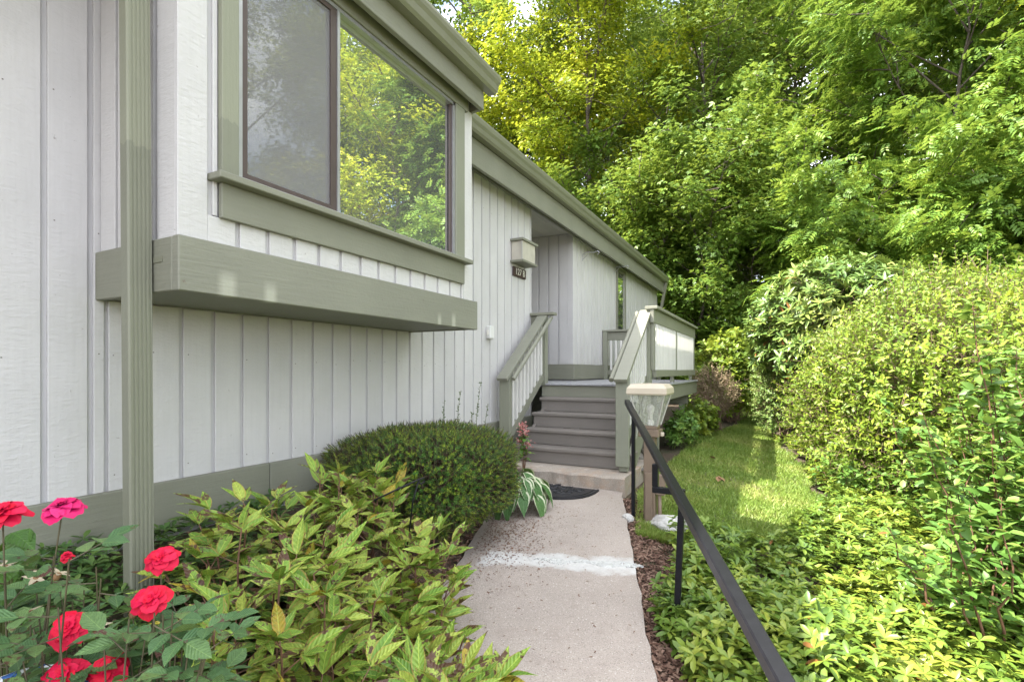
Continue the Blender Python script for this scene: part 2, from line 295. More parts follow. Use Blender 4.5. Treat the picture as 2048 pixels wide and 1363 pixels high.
def leaf_obj_mat(name, greens, edge=None, blotch=0.0, margin=None, rough=0.36, yellow=0.0, half_w=0.5):
    """big leaf kept as an object of its own: midrib, side veins, edge tint, brown blotches, differing per leaf"""
    m, t, b = newmat(name); out = t.nodes['Material Output']
    tc = node(t, 'ShaderNodeTexCoord'); sx = node(t, 'ShaderNodeSeparateXYZ'); t.links.new(tc.outputs['Object'], sx.inputs[0])
    oi = node(t, 'ShaderNodeObjectInfo').outputs['Random']
    v, _ = coords(t)
    c = ramp(t, oi, [(i / (len(greens) - 1), g) for i, g in enumerate(greens)])
    if yellow:
        h2 = math_(t, 'FRACT', math_(t, 'MULTIPLY', oi, 91.7))
        c = mix(t, math_(t, 'GREATER_THAN', h2, 1 - yellow), c, (0.38, 0.27, 0.03))
    c = mix(t, ramp(t, noise(t, v, 9, 3), [(0.35, 0.0), (0.7, 0.5)]), c, tuple(x * 0.62 for x in greens[0]))
    ax = math_(t, 'ABSOLUTE', sx.outputs[0])
    vein = math_(t, 'SINE', math_(t, 'SUBTRACT', math_(t, 'MULTIPLY', sx.outputs[1], 52), math_(t, 'MULTIPLY', ax, 60)))
    c = mix(t, ramp(t, vein, [(0.80, 0.0), (1.0, 0.09)]), c, tuple(min(1, x * 1.5) for x in greens[-1]))
    c = mix(t, ramp(t, ax, [(0.004, 0.45), (0.014, 0.0)]), c, tuple(min(1, x * 1.5) for x in greens[-1]))
    # normalised distance from the midrib
    prof = math_(t, 'MULTIPLY', math_(t, 'SINE', math_(t, 'MULTIPLY', math_(t, 'POWER', math_(t, 'MAXIMUM', sx.outputs[1], 0.001), 0.8), math.pi)), half_w)
    e = math_(t, 'DIVIDE', ax, math_(t, 'ADD', prof, 0.004))
    if edge: c = mix(t, ramp(t, e, [(0.72, 0.0), (1.0, 0.85)]), c, edge)
    if margin:
        e2 = math_(t, 'ADD', e, math_(t, 'MULTIPLY', noise(t, v, 7, 3), 0.3))
        c = mix(t, ramp(t, e2, [(0.90, 0.0), (0.94, 1.0)]), c, margin)
    if blotch:
        tip = math_(t, 'MULTIPLY', sx.outputs[1], 0.16)
        bl = math_(t, 'ADD', noise(t, v, 3.6, 4, 0.6), tip)
        bl = math_(t, 'ADD', bl, math_(t, 'MULTIPLY', math_(t, 'FRACT', math_(t, 'MULTIPLY', oi, 33.3)), 0.16))
        c = mix(t, ramp(t, bl, [(0.80 - blotch, 0.0), (0.825 - blotch, 0.85), (0.87 - blotch, 0.95)]), c, (0.085, 0.030, 0.028))
    t.links.new(c, b.inputs['Base Color']); b.inputs['Roughness'].default_value = rough; b.inputs['Specular IOR Level'].default_value = 0.3
    bump(t, b, math_(t, 'ADD', vein, math_(t, 'MULTIPLY', noise(t, v, 16, 3), 2.0)), 0.25, 0.02)
    tr = node(t, 'ShaderNodeBsdfTranslucent'); t.links.new(mix(t, 0.35, c, (0.30, 0.36, 0.03)), tr.inputs[0])
    ms = node(t, 'ShaderNodeMixShader'); ms.inputs[0].default_value = 0.2
    t.links.new(b.outputs[0], ms.inputs[1]); t.links.new(tr.outputs[0], ms.inputs[2]); t.links.new(ms.outputs[0], out.inputs[0])
    return m
M['peony'] = leaf_obj_mat('peony_leaf', [(0.13, 0.26, 0.038), (0.24, 0.37, 0.055), (0.40, 0.46, 0.085)], edge=(0.42, 0.22, 0.07), blotch=0.06, yellow=0.04, half_w=0.16)
M['roseleaf'] = leaf_obj_mat('rose_leaf', [(0.055, 0.125, 0.048), (0.085, 0.170, 0.062), (0.14, 0.22, 0.07)], blotch=0.015, rough=0.42, half_w=0.30)
M['hosta'] = leaf_obj_mat('hosta_leaf', [(0.07, 0.16, 0.05), (0.10, 0.20, 0.065)], margin=(0.55, 0.58, 0.40), half_w=0.27)
M['broadleaf'] = leaf_obj_mat('serrated_leaf', [(0.045, 0.110, 0.018), (0.065, 0.140, 0.024)], half_w=0.33)
def petal_mat(name, a, bcol):
    m, t, b = newmat(name); tc = node(t, 'ShaderNodeTexCoord'); sx = node(t, 'ShaderNodeSeparateXYZ'); t.links.new(tc.outputs['Object'], sx.inputs[0])
    c = ramp(t, sx.outputs[1], [(0.0, bcol), (0.55, a), (1.0, a)])
    oi = node(t, 'ShaderNodeObjectInfo').outputs['Random']
    c = mix(t, math_(t, 'MULTIPLY', oi, 0.35), c, bcol)
    t.links.new(c, b.inputs['Base Color']); b.inputs['Roughness'].default_value = 0.55
    b.inputs['Specular IOR Level'].default_value = 0.2; return m
M['petal_red'] = petal_mat('rose_petal_red', (0.50, 0.003, 0.022), (0.56, 0.016, 0.10))
M['petal_pink'] = petal_mat('rose_petal_crimson', (0.48, 0.006, 0.085), (0.55, 0.04, 0.20))
M['wither'] = plain('withered_cream', (0.55, 0.46, 0.33), rough=0.8, var=0.4, nscale=30)
M['drypetal'] = plain('dried_leaf', (0.30, 0.17, 0.08), rough=0.8, var=0.4, nscale=20)

# ------------------------------------------------------------------ object helpers
def tag(o, label=None, cat=None, group=None, kind=None):
    if label: o['label'] = label
    if cat: o['category'] = cat
    if group: o['group'] = group
    if kind: o['kind'] = kind
    return o
def empty(name, loc, label=None, cat=None, group=None):
    o = bpy.data.objects.new(name, None); C.objects.link(o); o.location = loc; o.empty_display_size = 0.1
    return tag(o, label, cat, group)
def origin(parent):
    v = Vector((0, 0, 0))
    while parent is not None: v = v + Vector(parent.location); parent = parent.parent
    return v
def link(name, me, parent=None, loc=(0, 0, 0), rot=None, scale=None):
    o = bpy.data.objects.new(name, me); C.objects.link(o); o.parent = parent; o.location = loc
    if rot is not None: o.rotation_euler = rot
    if scale is not None: o.scale = scale
    return o
class MB:
    def __init__(s): s.v = []; s.f = []
    def hexa(s, p):
        n = len(s.v); s.v += [tuple(q) for q in p]
        s.f += [tuple(n + i for i in q) for q in ((0, 3, 2, 1), (4, 5, 6, 7), (0, 1, 5, 4), (1, 2, 6, 5), (2, 3, 7, 6), (3, 0, 4, 7))]; return s
    def box(s, x0, x1, y0, y1, z0, z1):
        return s.hexa([(x0, y0, z0), (x1, y0, z0), (x1, y1, z0), (x0, y1, z0), (x0, y0, z1), (x1, y0, z1), (x1, y1, z1), (x0, y1, z1)])
    def bar(s, p, q, w, h, up=(0, 0, 1)):
        p = Vector(p); q = Vector(q); d = (q - p).normalized(); up = Vector(up)
        x = d.cross(up).normalized() * (w / 2); z = x.cross(d).normalized() * (h / 2)
        return s.hexa([p - x - z, p + x - z, q + x - z, q - x - z, p - x + z, p + x + z, q + x + z, q - x + z])
    def prism(s, poly, a0, a1, axis='y'):
        n = len(s.v); k = len(poly)
        for a in (a0, a1):
            for (u, v) in poly: s.v.append((u, a, v) if axis == 'y' else (u, v, a) if axis == 'z' else (a, u, v))
        s.f.append(tuple(n + i for i in range(k))); s.f.append(tuple(n + k + i for i in reversed(range(k))))
        for i in range(k): j = (i + 1) % k; s.f.append((n + i, n + k + i, n + k + j, n + j))
        return s
    def tube(s, pts, rad, sides=6):
        pts = [Vector(p) for p in pts]; n0 = len(s.v)
        if not hasattr(rad, '__len__'): rad = [rad] * len(pts)
        for i, p in enumerate(pts):
            d = (pts[min(i + 1, len(pts) - 1)] - pts[max(i - 1, 0)]).normalized()
            a = d.cross(Vector((0, 0, 1)) if abs(d.z) < 0.95 else Vector((1, 0, 0))).normalized(); b = d.cross(a)
            for k in range(sides):
                th = 2 * math.pi * k / sides; s.v.append(tuple(p + (a * math.cos(th) + b * math.sin(th)) * rad[i]))
        for i in range(len(pts) - 1):
            for k in range(sides):
                k2 = (k + 1) % sides; a = n0 + i * sides; s.f.append((a + k, a + k2, a + sides + k2, a + sides + k))
        s.f.append(tuple(n0 + k for k in reversed(range(sides)))); e = n0 + (len(pts) - 1) * sides; s.f.append(tuple(e + k for k in range(sides)))
        return s
    def lathe(s, prof, c, sides=20):
        n0 = len(s.v)
        for (r, z) in prof:
            for k in range(sides):
                th = 2 * math.pi * k / sides; s.v.append((c[0] + r * math.cos(th), c[1] + r * math.sin(th), c[2] + z))
        for i in range(len(prof) - 1):
            for k in range(sides):
                k2 = (k + 1) % sides; a = n0 + i * sides; s.f.append((a + k, a + k2, a + sides + k2, a + sides + k))
        return s
    def mesh(s, name, mat, org=(0, 0, 0), smooth=False, bevel=0.0):
        me = bpy.data.meshes.new(name)
        me.from_pydata([(a - org[0], b - org[1], c - org[2]) for a, b, c in s.v], [], s.f); me.validate()
        bm = bmesh.new(); bm.from_mesh(me); bmesh.ops.recalc_face_normals(bm, faces=bm.faces)
        if bevel: bmesh.ops.bevel(bm, geom=list(bm.edges), offset=bevel, segments=1, affect='EDGES', profile=0.5, clamp_overlap=True)
        bm.to_mesh(me); bm.free()
        if smooth: me.polygons.foreach_set('use_smooth', [True] * len(me.polygons))
        me.materials.append(M[mat] if isinstance(mat, str) else mat); return me
    def build(s, name, mat, parent=None, smooth=False, bevel=0.0, at=None):
        """at: the object's own origin (default: that of its parent)"""
        po = origin(parent); a = Vector(at) if at is not None else po
        return link(name, s.mesh(name, mat, a, smooth, bevel), parent, a - po)
_cache = {}
def cbox(dx, dy, dz, mat, bevel=0.003):
    k = (round(dx, 4), round(dy, 4), round(dz, 4), mat, bevel)
    if k not in _cache: _cache[k] = MB().box(-dx / 2, dx / 2, -dy / 2, dy / 2, -dz / 2, dz / 2).mesh('timber_piece', mat, bevel=bevel)
    return _cache[k]
def piece(name, dims, mat, parent, centre, rot=None, bevel=0.003):
    return link(name, cbox(*dims, mat, bevel), parent, Vector(centre) - origin(parent), rot)
def pbox(name, x0, x1, y0, y1, z0, z1, mat, parent, bevel=0.003):
    return piece(name, (x1 - x0, y1 - y0, z1 - z0), mat, parent, ((x0 + x1) / 2, (y0 + y1) / 2, (z0 + z1) / 2), bevel=bevel)
def np_mesh(name, V, F, mats, matidx=None, smooth=False):
    V = np.asarray(V, np.float32); F = np.asarray(F, np.int32); k = F.shape[1]
    me = bpy.data.meshes.new(name); me.vertices.add(len(V)); me.vertices.foreach_set('co', V.ravel())
    me.loops.add(F.size); me.loops.foreach_set('vertex_index', F.ravel())
    me.polygons.add(len(F)); me.polygons.foreach_set('loop_start', np.arange(0, F.size, k, dtype=np.int32))
    for m in mats: me.materials.append(M[m])
    if matidx is not None: me.polygons.foreach_set('material_index', np.asarray(matidx, np.int32))
    if smooth: me.polygons.foreach_set('use_smooth', np.ones(len(F), bool))
    me.update(calc_edges=True); return me
def unit(a): return a / np.maximum(np.linalg.norm(a, axis=-1, keepdims=True), 1e-9)
def leaf_tmpl(half_w, secs=(0.0, 0.35, 0.7, 1.0), fold=0.25, droop=0.2, power=0.8, wave=0.0):
    """a leaf along +Y, one unit long: midrib and two folded halves"""
    v = []; f = []
    for i, t in enumerate(secs):
        w = half_w * math.sin(math.pi * t ** power) if 0 < t < 1 else 0.0
        z = -droop * t * t
        if w == 0: v.append((0, t, z)); 
        else:
            wv = wave * math.sin(i * 2.4)
            v += [(-w, t - 0.02, z + fold * w + wv), (0, t, z), (w, t - 0.02, z + fold * w - wv)]
    idx = []; n = 0
    for t in secs:
        if 0 < t < 1: idx.append((n, n + 1, n + 2)); n += 3
        else: idx.append((n, n, n)); n += 1
    for a, b in zip(idx[:-1], idx[1:]):
        for s in (0, 1):
            q = [a[s], a[s + 1], b[s + 1], b[s]]; u = []
            for i in q:
                if i not in u: u.append(i)
            if len(u) == 3: f.append(tuple(u))
            else: f += [(u[0], u[1], u[2]), (u[0], u[2], u[3])]
    return np.array(v, float), np.array(f, int)
def diamond(hw=0.32, fold=0.18, droop=0.1):
    return np.array([(0, 0, 0), (-hw, 0.45, fold * hw), (0, 1, -droop), (hw, 0.45, fold * hw)], float), np.array([(0, 2, 1), (0, 3, 2)], int)
def join_tmpl(parts):
    V = []; F = []; n = 0
    for v, f in parts: V.append(v); F.append(f + n); n += len(v)
    return np.concatenate(V), np.concatenate(F)
def place_tmpl(t, pos, d, nrm, s):
    """copies of a template: +Y along d, +Z towards nrm"""
    tv, tf = t; pos = np.asarray(pos, float); n = len(pos)
    y = unit(np.asarray(d, float)); z = np.asarray(nrm, float); z = unit(z - (z * y).sum(1, keepdims=True) * y); x = np.cross(y, z)
    Rm = np.stack([x, y, z], axis=2); s = np.broadcast_to(np.asarray(s, float), (n,))
    V = np.einsum('nij,kj->nki', Rm, tv) * s[:, None, None] + pos[:, None, :]
    F = tf[None] + (np.arange(n) * len(tv))[:, None, None]
    return V.reshape(-1, 3), F.reshape(-1, tf.shape[1])
def rot_of(d, nrm):
    d = Vector(d).normalized(); n = Vector(nrm); n = (n - d * n.dot(d)).normalized(); x = d.cross(n)
    return Matrix((x, d, n)).transposed()
def tubes_np(chains, sides=4):
    """many tapered tubes: list of (points (k,3), radii (k,))"""
    V = []; F = []; n = 0
    th = np.arange(sides) * 2 * math.pi / sides; cs, sn = np.cos(th), np.sin(th)
    for P, r in chains:
        P = np.asarray(P, float); k = len(P)
        d = np.empty_like(P); d[1:-1] = P[2:] - P[:-2]; d[0] = P[1] - P[0]; d[-1] = P[-1] - P[-2]; d = unit(d)
        ref = np.where(np.abs(d[:, 2:3]) < 0.9, np.array([[0, 0, 1.0]]), np.array([[1.0, 0, 0]]))
        a = unit(np.cross(d, ref)); b = np.cross(d, a); r = np.asarray(r, float)[:, None, None]
        V.append((P[:, None, :] + r * (a[:, None, :] * cs[None, :, None] + b[:, None, :] * sn[None, :, None])).reshape(-1, 3))
        i = np.arange(k - 1)[:, None] * sides; j = np.arange(sides)[None]; j2 = (j + 1) % sides
        q = np.stack([i + j, i + j2, i + sides + j2, i + sides + j], axis=2).reshape(-1, 4)
        F.append(np.concatenate([q[:, [0, 1, 2]], q[:, [0, 2, 3]]]) + n); n += k * sides
    return np.concatenate(V), np.concatenate(F)

# ------------------------------------------------------------------ terrain
def lerp(x, xs, ys): return np.interp(x, xs, ys)
def xr(y): return -1.37 - 0.335 * (np.minimum(y, 4.93) - 4.93)          # right edge of the walk
WALKW = 1.26
def wz(y): return lerp(y, [-4, 0, 2, 4.93], [-1.72, -1.50, -1.375, -1.20])
def gz(x, y):
    x = np.asarray(x, float); y = np.asarray(y, float)
    r = lerp(y, [-40, -4, 0, 2, 4.4, 8, 14, 25, 60, 400], [-3.0, -1.80, -1.575, -1.43, -1.27, -1.21, -1.10, -0.75, 2.0, 12.0])
    e = xr(y); right = r - 0.11 * np.clip(x - e, 0, 3.2) + 0.012 * np.sin(x * 3.1 + y * 1.3) * np.clip(x - e, 0, 1)
    l = e - WALKW; t = np.clip((l - x) / np.maximum(l + 2.9, 0.25), 0, 1); left = (wz(y) - 0.05) * (1 - t) + np.where(y < 5.2, -0.93, -1.02) * t
    z = np.where(x >= e, right, np.where(x > l, wz(y) - 0.10, left))
    z = np.where(y > 4.93, np.where(x >= e, right, np.minimum(right, -1.12)), z)
    return z
def g(x, y): return float(gz(x, y))
gx = np.concatenate([[-400, -200, -100, -60, -40, -25, -15, -10, -7, -5, -4], np.arange(-3.4, 5.01, 0.12), [5.5, 6, 7, 8, 10, 13, 17, 25, 40, 60, 100, 200, 400]])
gy = np.concatenate([[-300, -150, -60, -30, -15, -8, -5, -4], np.arange(-3, 12.01, 0.12), [12.5, 13, 14, 15, 17, 20, 25, 30, 40, 60, 100, 200, 400]])
X, Y = np.meshgrid(gx, gy, indexing='ij'); Zg = gz(X, Y)
def grid_faces(nx, ny):
    i = np.arange(nx - 1)[:, None] * ny; j = np.arange(ny - 1)[None]; a = i + j
    return np.stack([a, a + ny, a + ny + 1, a + 1], axis=2).reshape(-1, 4)
tag(link('ground', np_mesh('ground', np.stack([X, Y, Zg], 2).reshape(-1, 3), grid_faces(len(gx), len(gy)), ['ground'], smooth=True)), kind='structure')
# lawn: a sheet lying on the ground between the deck and the shrubs
def lawn_l(y): return lerp(y, [3.9, 4.5, 5.2, 6.2, 9.6, 12, 20], [-0.95, -1.12, -1.28, -1.28, -1.25, -0.75, -1.6])
def lawn_r(y): return lerp(y, [3.9, 4.3, 4.9, 5.6, 7.0, 8.5, 10, 12, 20], [-0.75, -0.15, 0.22, 0.45, 0.38, 0.34, 0.0, -0.10, 0.2])
ly = np.arange(3.95, 20.01, 0.15); lt = np.linspace(0, 1, 14)
LY = np.repeat(ly[:, None], 14, 1); wob = 0.06 * np.sin(LY * 7.0); LX = lawn_l(LY) * (1 - lt) + (lawn_r(LY) + wob) * lt
tag(link('lawn', np_mesh('lawn', np.stack([LX, LY, gz(LX, LY) + 0.012], 2).reshape(-1, 3), grid_faces(len(ly), 14)[:, ::-1], ['lawn'], smooth=True)), kind='structure')

# ------------------------------------------------------------------ concrete walk and step
wy = np.concatenate([[-3.0, -2, -1, 0, 0.5], np.arange(0.8, 4.94, 0.1), [4.935]])
mb = MB(); V = []; F = []
for i, y in enumerate(wy):
    e = float(xr(y)) + 0.005 * math.sin(y * 9) + 0.004 * math.sin(y * 23 + 1) + random.uniform(-0.006, 0.003); l = e - WALKW; z = float(wz(y))
    for k in range(7):
        t = k / 6; V.append((l + (e - l) * t, y, z + (0.0 if 0 < k < 6 else -0.006)))
    V.append((e + 0.012, y, z - 0.16)); V.append((l - 0.012, y, z - 0.16))
n = 9
for i in range(len(wy) - 1):
    a = i * n; b = a + n
    for k in range(6): F.append((a + k, a + k + 1, b + k + 1, b + k))
    F.append((a + 6, a + 7, b + 7, b + 6)); F.append((a + 8, a, b, b + 8))
me = bpy.data.meshes.new('walkway'); me.from_pydata(V, [], F); me.materials.append(M['concrete']); me.update()
walk = tag(link('walkway', me), kind='structure')
# crumbling mortar patch across the walk, a thin uneven crust
def patch(name, parent, A_, B_, hw, thick, mat, nx=90, ny=14, seed=0):
    rr = np.random.default_rng(seed); A_ = np.array(A_); B_ = np.array(B_); t = (B_ - A_) / np.linalg.norm(B_ - A_); nn = np.array([-t[1], t[0]]); V = []; F = []
    for i in range(nx):
        u = i / (nx - 1); w_ = hw * min(1, 6 * u, 6 * (1 - u) + 0.3) * (0.8 + 0.3 * math.sin(u * 11) + 0.2 * math.sin(u * 29 + 1))
        for j in range(ny):
            v = j / (ny - 1) * 2 - 1; p = A_ + (B_ - A_) * u + nn * (w_ * v + 0.012 * math.sin(u * 17) + 0.004 * rr.normal())
            h = thick * max(0, 1 - v * v) ** 0.6 * (0.35 + 0.65 * abs(math.sin(u * 23 + v * 3) * math.cos(u * 41 - v * 5))) + 0.0015 * rr.normal() + 0.001
            V.append((p[0], p[1], float(wz(p[1])) + (h if abs(v) < 1 else -0.004)))
    for i in range(nx - 1):
        for j in range(ny - 1): a = i * ny + j; F.append((a, a + ny, a + ny + 1, a + 1))
    me = bpy.data.meshes.new(name); me.from_pydata(V, [], F); me.materials.append(M[mat]); me.update(); return link(name, me, parent)
patch('mortar_patch', walk, (-1.50, 3.155), (-0.79, 3.365), 0.045, 0.006, 'mortar', seed=4)

cs = empty('concrete_step', (-2.12, 5.4, -1.3), 'worn rust-stained concrete step at the foot of the porch stairs', 'step')
mb = MB(); V = []; 
sx_ = np.linspace(-2.9, -1.345, 40)
def step_edge(x): return 4.94 + 0.008 * math.sin(x * 11) + 0.005 * math.sin(x * 37)
vs = []; fs = []
for x in sx_:
    y0 = step_edge(x); vs += [(x, y0 + 0.004, -1.36), (x, y0, -1.085 + 0.006 * math.sin(x * 17)), (x, y0 + 0.022, -1.066), (x, 5.3, -1.064), (x, 6.05, -1.064), (x, 6.05, -1.36)]
for i in range(39):
    for k in range(5): a = i * 6 + k; fs.append((a, a + 1, a + 7, a + 6))
fs.append(tuple(range(5, -1, -1))); fs.append(tuple(39 * 6 + k for k in range(6)))
mb.v = vs; mb.f = fs; mb.build('slab', 'concrete_step', cs)

# ------------------------------------------------------------------ the house
WX = -3.0; DZ = -0.175
house = empty('house', (-4.5, 6.0, -0.95), 'long low wooden house with pale vertical siding and sage green trim', 'house')
def wall(x0, x1, y0, y1, z0, z1): return MB().box(x0, x1, y0, y1, z0, z1).build('wall', 'wallback', house)
PITCH = 0.1825; GAP = 0.025
NAILS = MB()
def side_x(parent, plane, ya, yb, z0, z1, first=None, pitch=PITCH):
    """boards facing +X between ya and yb; each board ends at a dark joint"""
    y = first if first is not None else ya
    while y < yb - 0.02:
        a = max(y + GAP, ya); b = min(y + pitch, yb)
        if b - a > 0.02:
            dx = random.uniform(-0.0015, 0.0015)
            piece('siding_board', (0.026, round(b - a, 4), z1 - z0), 'siding', parent, (plane - 0.013 + dx, (a + b) / 2, (z0 + z1) / 2), bevel=0.0025)
            zz = z0 + 0.06 + random.uniform(0, 0.03)
            while zz < z1 and plane == WX:
                yn = a + 0.022 + random.uniform(-0.004, 0.004)
                if random.random() < 0.8: NAILS.box(plane + dx - 0.002, plane + dx + 0.0008, yn - 0.003, yn + 0.003, zz - 0.003, zz + 0.003)
                zz += 0.61 + random.uniform(-0.02, 0.02)
        y += pitch
def side_y(parent, plane, xa, xb, z0, z1, pitch=PITCH):
    """boards facing -Y"""
    x = xb
    while x > xa + 0.02:
        a = max(x - pitch + GAP, xa)
        if x - a > 0.02:
            piece('siding_board', (round(x - a, 4), 0.026, z1 - z0), 'siding', parent, ((x + a) / 2, plane + 0.013, (z0 + z1) / 2), bevel=0.0025)
        x -= pitch
ST, SB = 2.26, -0.62
A = wall(-3.15, WX - 0.015, -4.0, 6.258, -1.0, 2.45)
side_x(A, WX, -0.2, 1.2895, SB, 2.42, first=1.042 - 7 * 0.178, pitch=0.178)
side_x(A, WX, 1.2895, 3.65, SB, 0.352, first=1.2836)
side_x(A, WX, 3.652, 6.258, SB, ST, first=1.2836 + 13 * PITCH - 0.001)
Cw = wall(-3.15, WX - 0.015, 7.852, 14.4, -1.0, 2.45)
side_x(Cw, WX, 7.86, 10.335, 0.10, ST, first=7.845)
side_x(Cw, WX, 11.035, 14.4, 0.10, ST, first=11.02)
side_x(Cw, WX, 10.335, 11.035, 2.17, ST, first=10.335); side_x(Cw, WX, 10.335, 11.035, 0.10, 0.785, first=10.335)
B = wall(-4.4, -3.151, 7.860, 8.0, -1.0, 2.45)
piece('corner_board', (0.09, 0.09, 2.16), 'siding', B, (-3.040, 7.881, 1.18)); side_y(B, 7.838, -4.35, -3.087, 0.10, ST)
wall(-4.4, -4.3, 6.10, 7.85, -1.0, 2.45); wall(-4.3, -3.151, 6.10, 6.255, -1.0, 2.45)
tag(NAILS.build('nail_heads', 'nail', house), kind='stuff')
# entry door at the back of the recess
dr = pbox('door', -4.299, -4.255, 6.55, 7.46, DZ, 1.86, 'sage', house)
MB().lathe([(0.001, 0), (0.028, 0.01), (0.028, 0.035), (0.001, 0.05)], (0, 0, 0), 12).build('door_knob', 'alu', dr, at=None)
kn = [o for o in dr.children][0]; kn.location = (0.02, 0.36, -0.1); kn.rotation_euler = (0, R(90), 0)
wall(-10.0, -3.16, 14.25, 14.4, -1.0, 2.6); wall(-10.1, -10.0, -4.0, 14.4, -1.0, 2.6); wall(-10.0, -3.16, -4.1, -4.0, -1.0, 2.6)
mb = MB()
for k in range(8): 
    x1 = -3.0 - k * 0.16; pbox('ceiling_board', x1 - 0.157, x1, 6.262, 7.835, 2.262, 2.28, 'soffit', house, 0.003)
pbox('header_trim', -3.02, -2.985, 6.262, 7.835, 2.225, 2.26, 'soffit', house)
# skirt boards at the foot of the wall
pbox('skirt_board', -3.0, -2.955, -4.0, 2.19, -0.872, -0.61, 'sage', house, 0.004)
pbox('skirt_board', -3.0, -2.956, 2.195, 6.2, -0.872, -0.612, 'sage', house, 0.004)
MB().box(-3.2, -3.02, -4, 6.2, -1.3, -0.87).build('foundation', 'stone', house)
pbox('skirt_board', -3.98, -2.966, 7.795, 7.836, -0.15, 0.10, 'sage', house, 0.004)
pbox('skirt_board', -3.0, -2.966, 7.84, 14.4, -0.152, 0.098, 'sage', house, 0.004)
# eave of the long roof: fascia, gutter, soffit, frieze
pbox('fascia', -2.82, -2.78, 3.66, 14.38, 2.12, 2.40, 'sage', house, 0.004)
pbox('soffit', -3.0, -2.822, 3.66, 14.38, 2.262, 2.28, 'soffit', house, 0)
pbox('frieze_board', -2.999, -2.968, 3.66, 14.38, 2.205, 2.261, 'sage', house)
def gutter(xb, xf, z0, z1, ya, yb):
    p = [(xb, z1), (xb, z0), (xb + 0.55 * (xf - xb), z0), (xb + 0.70 * (xf - xb), z0 + 0.02), (xb + 0.80 * (xf - xb), z0 + 0.06), (xf - 0.008, z0 + 0.085), (xf, z1 - 0.02), (xf, z1), (xf - 0.012, z1), (xf - 0.014, z1 - 0.03), (xb + 0.01, z1 - 0.03)]
    gt = MB().prism(p, ya, yb).build('gutter', 'sage_metal', house)
    return gt
gutter(-2.779, -2.65, 2.402, 2.54, 3.70, 14.3)
gutter(-2.199, -2.075, 2.345, 2.475, -4.0, 3.74)
pbox('fascia', -2.24, -2.20, -4.0, 3.66, 2.195, 2.42, 'sage', house, 0.004)
pbox('fascia', -2.82, -2.245, 3.645, 3.68, 2.20, 2.60, 'sage', house, 0.004)
pbox('soffit', -3.0, -2.242, -4.0, 1.28, 2.33, 2.35, 'soffit', house, 0)
sl = 0.416
rf = MB()
rf.prism([(-2.10, 2.478), (-7, 2.478 + 4.9 * sl), (-7, 2.42 + 4.9 * sl), (-2.10, 2.422 + 0.0)], -4.2, 3.70)
rf.prism([(-7.001, 2.478 + 4.9 * sl), (-12, 2.55), (-12, 2.49), (-7.001, 2.42 + 4.9 * sl)], -4.2, 3.70)
rf.prism([(-2.68, 2.55), (-7, 2.55 + 4.32 * sl), (-7, 2.49 + 4.32 * sl), (-2.68, 2.49)], 3.701, 14.45)
rf.prism([(-7.001, 2.55 + 4.32 * sl), (-12, 2.45), (-12, 2.39), (-7.001, 2.49 + 4.32 * sl)], 3.701, 14.45)
rf.build('roof', 'roof', house)
MB().prism([(-3.15, 2.45), (-10, 2.45), (-7, 4.2)], 14.26, 14.4).build('gable', 'wallback', house)
# far downspout
mb = MB(); mb.bar((-2.72, 14.22, 2.40), (-2.90, 14.30, 1.55), 0.07, 0.09, (0, 1, 0)); mb.bar((-2.90, 14.30, 1.56), (-2.95, 14.32, -1.0), 0.07, 0.09, (0, 1, 0)); mb.build('downspout', 'sage_metal', house)

# projecting bay with the big slider
BX = -2.32; BY0, BY1 = 1.29, 3.65
bay = MB()
bay.box(BX - 0.12, BX - 0.015, BY0 + 0.018, BY1 - 0.002, 0.36, 0.93)
bay.box(BX - 0.12, BX - 0.015, BY0 + 0.018, 1.47, 0.93, 2.40); bay.box(BX - 0.12, BX - 0.015, 3.44, BY1 - 0.002, 0.93, 2.40)
bay.box(BX - 0.12, BX - 0.015, 1.47, 3.44, 2.17, 2.40)
bay.box(-3.01, BX - 0.121, BY0 + 0.018, BY0 + 0.10, 0.36, 2.40); bay.box(-3.01, BX - 0.121, BY1 - 0.10, BY1 - 0.002, 0.36, 2.40)
bay = bay.build('bay_wall', 'wallback', house)
pbox('siding_board', BX - 0.02, BX, 1.268, 1.40, 0.585, 2.195, 'siding', bay)
side_x(bay, BX, 1.40, 3.53, 0.585, 0.715, first=1.372, pitch=0.1625)
pbox('siding_board', BX - 0.0155, BX - 0.0005, 3.535, BY1 + 0.012, 0.585, 2.195, 'siding', bay)
pbox('siding_board', BX - 0.0195, BX - 0.0015, 1.425, 1.448, 0.72, 2.195, 'siding', bay)
side_y(bay, BY0 - 0.02, -2.99, BX - 0.0225, 0.585, 2.33, pitch=0.17)
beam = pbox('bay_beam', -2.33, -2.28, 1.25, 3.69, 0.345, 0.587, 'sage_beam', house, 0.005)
pbox('bay_beam', -3.0, -2.332, 1.25, 1.29, 0.347, 0.585, 'sage', house, 0.005)
pbox('bay_beam', -3.0, -2.332, 3.65, 3.69, 0.347, 0.585, 'sage', house, 0.005)
pbox('bay_floor_panel', -3.0, -2.333, 1.292, 3.648, 0.356, 0.372, 'sage', house, 0)
wf = pbox('window_sill', -2.34, -2.235, 1.405, 3.555, 0.877, 0.910, 'sage', house, 0.004)
pbox('casing', -2.325, -2.292, 1.45, 1.535, 0.912, 2.15, 'sage_casing', wf); pbox('casing', -2.325, -2.292, 3.385, 3.51, 0.912, 2.15, 'sage_post', wf)
pbox('casing', -2.325, -2.291, 1.45, 3.56, 2.152, 2.285, 'sage', wf); pbox('apron', -2.32, -2.293, 1.45, 3.51, 0.712, 0.876, 'sage', wf)
pbox('casing', -2.315, -2.262, 1.35, 3.66, 2.287, 2.345, 'sage', wf)
win = MB()
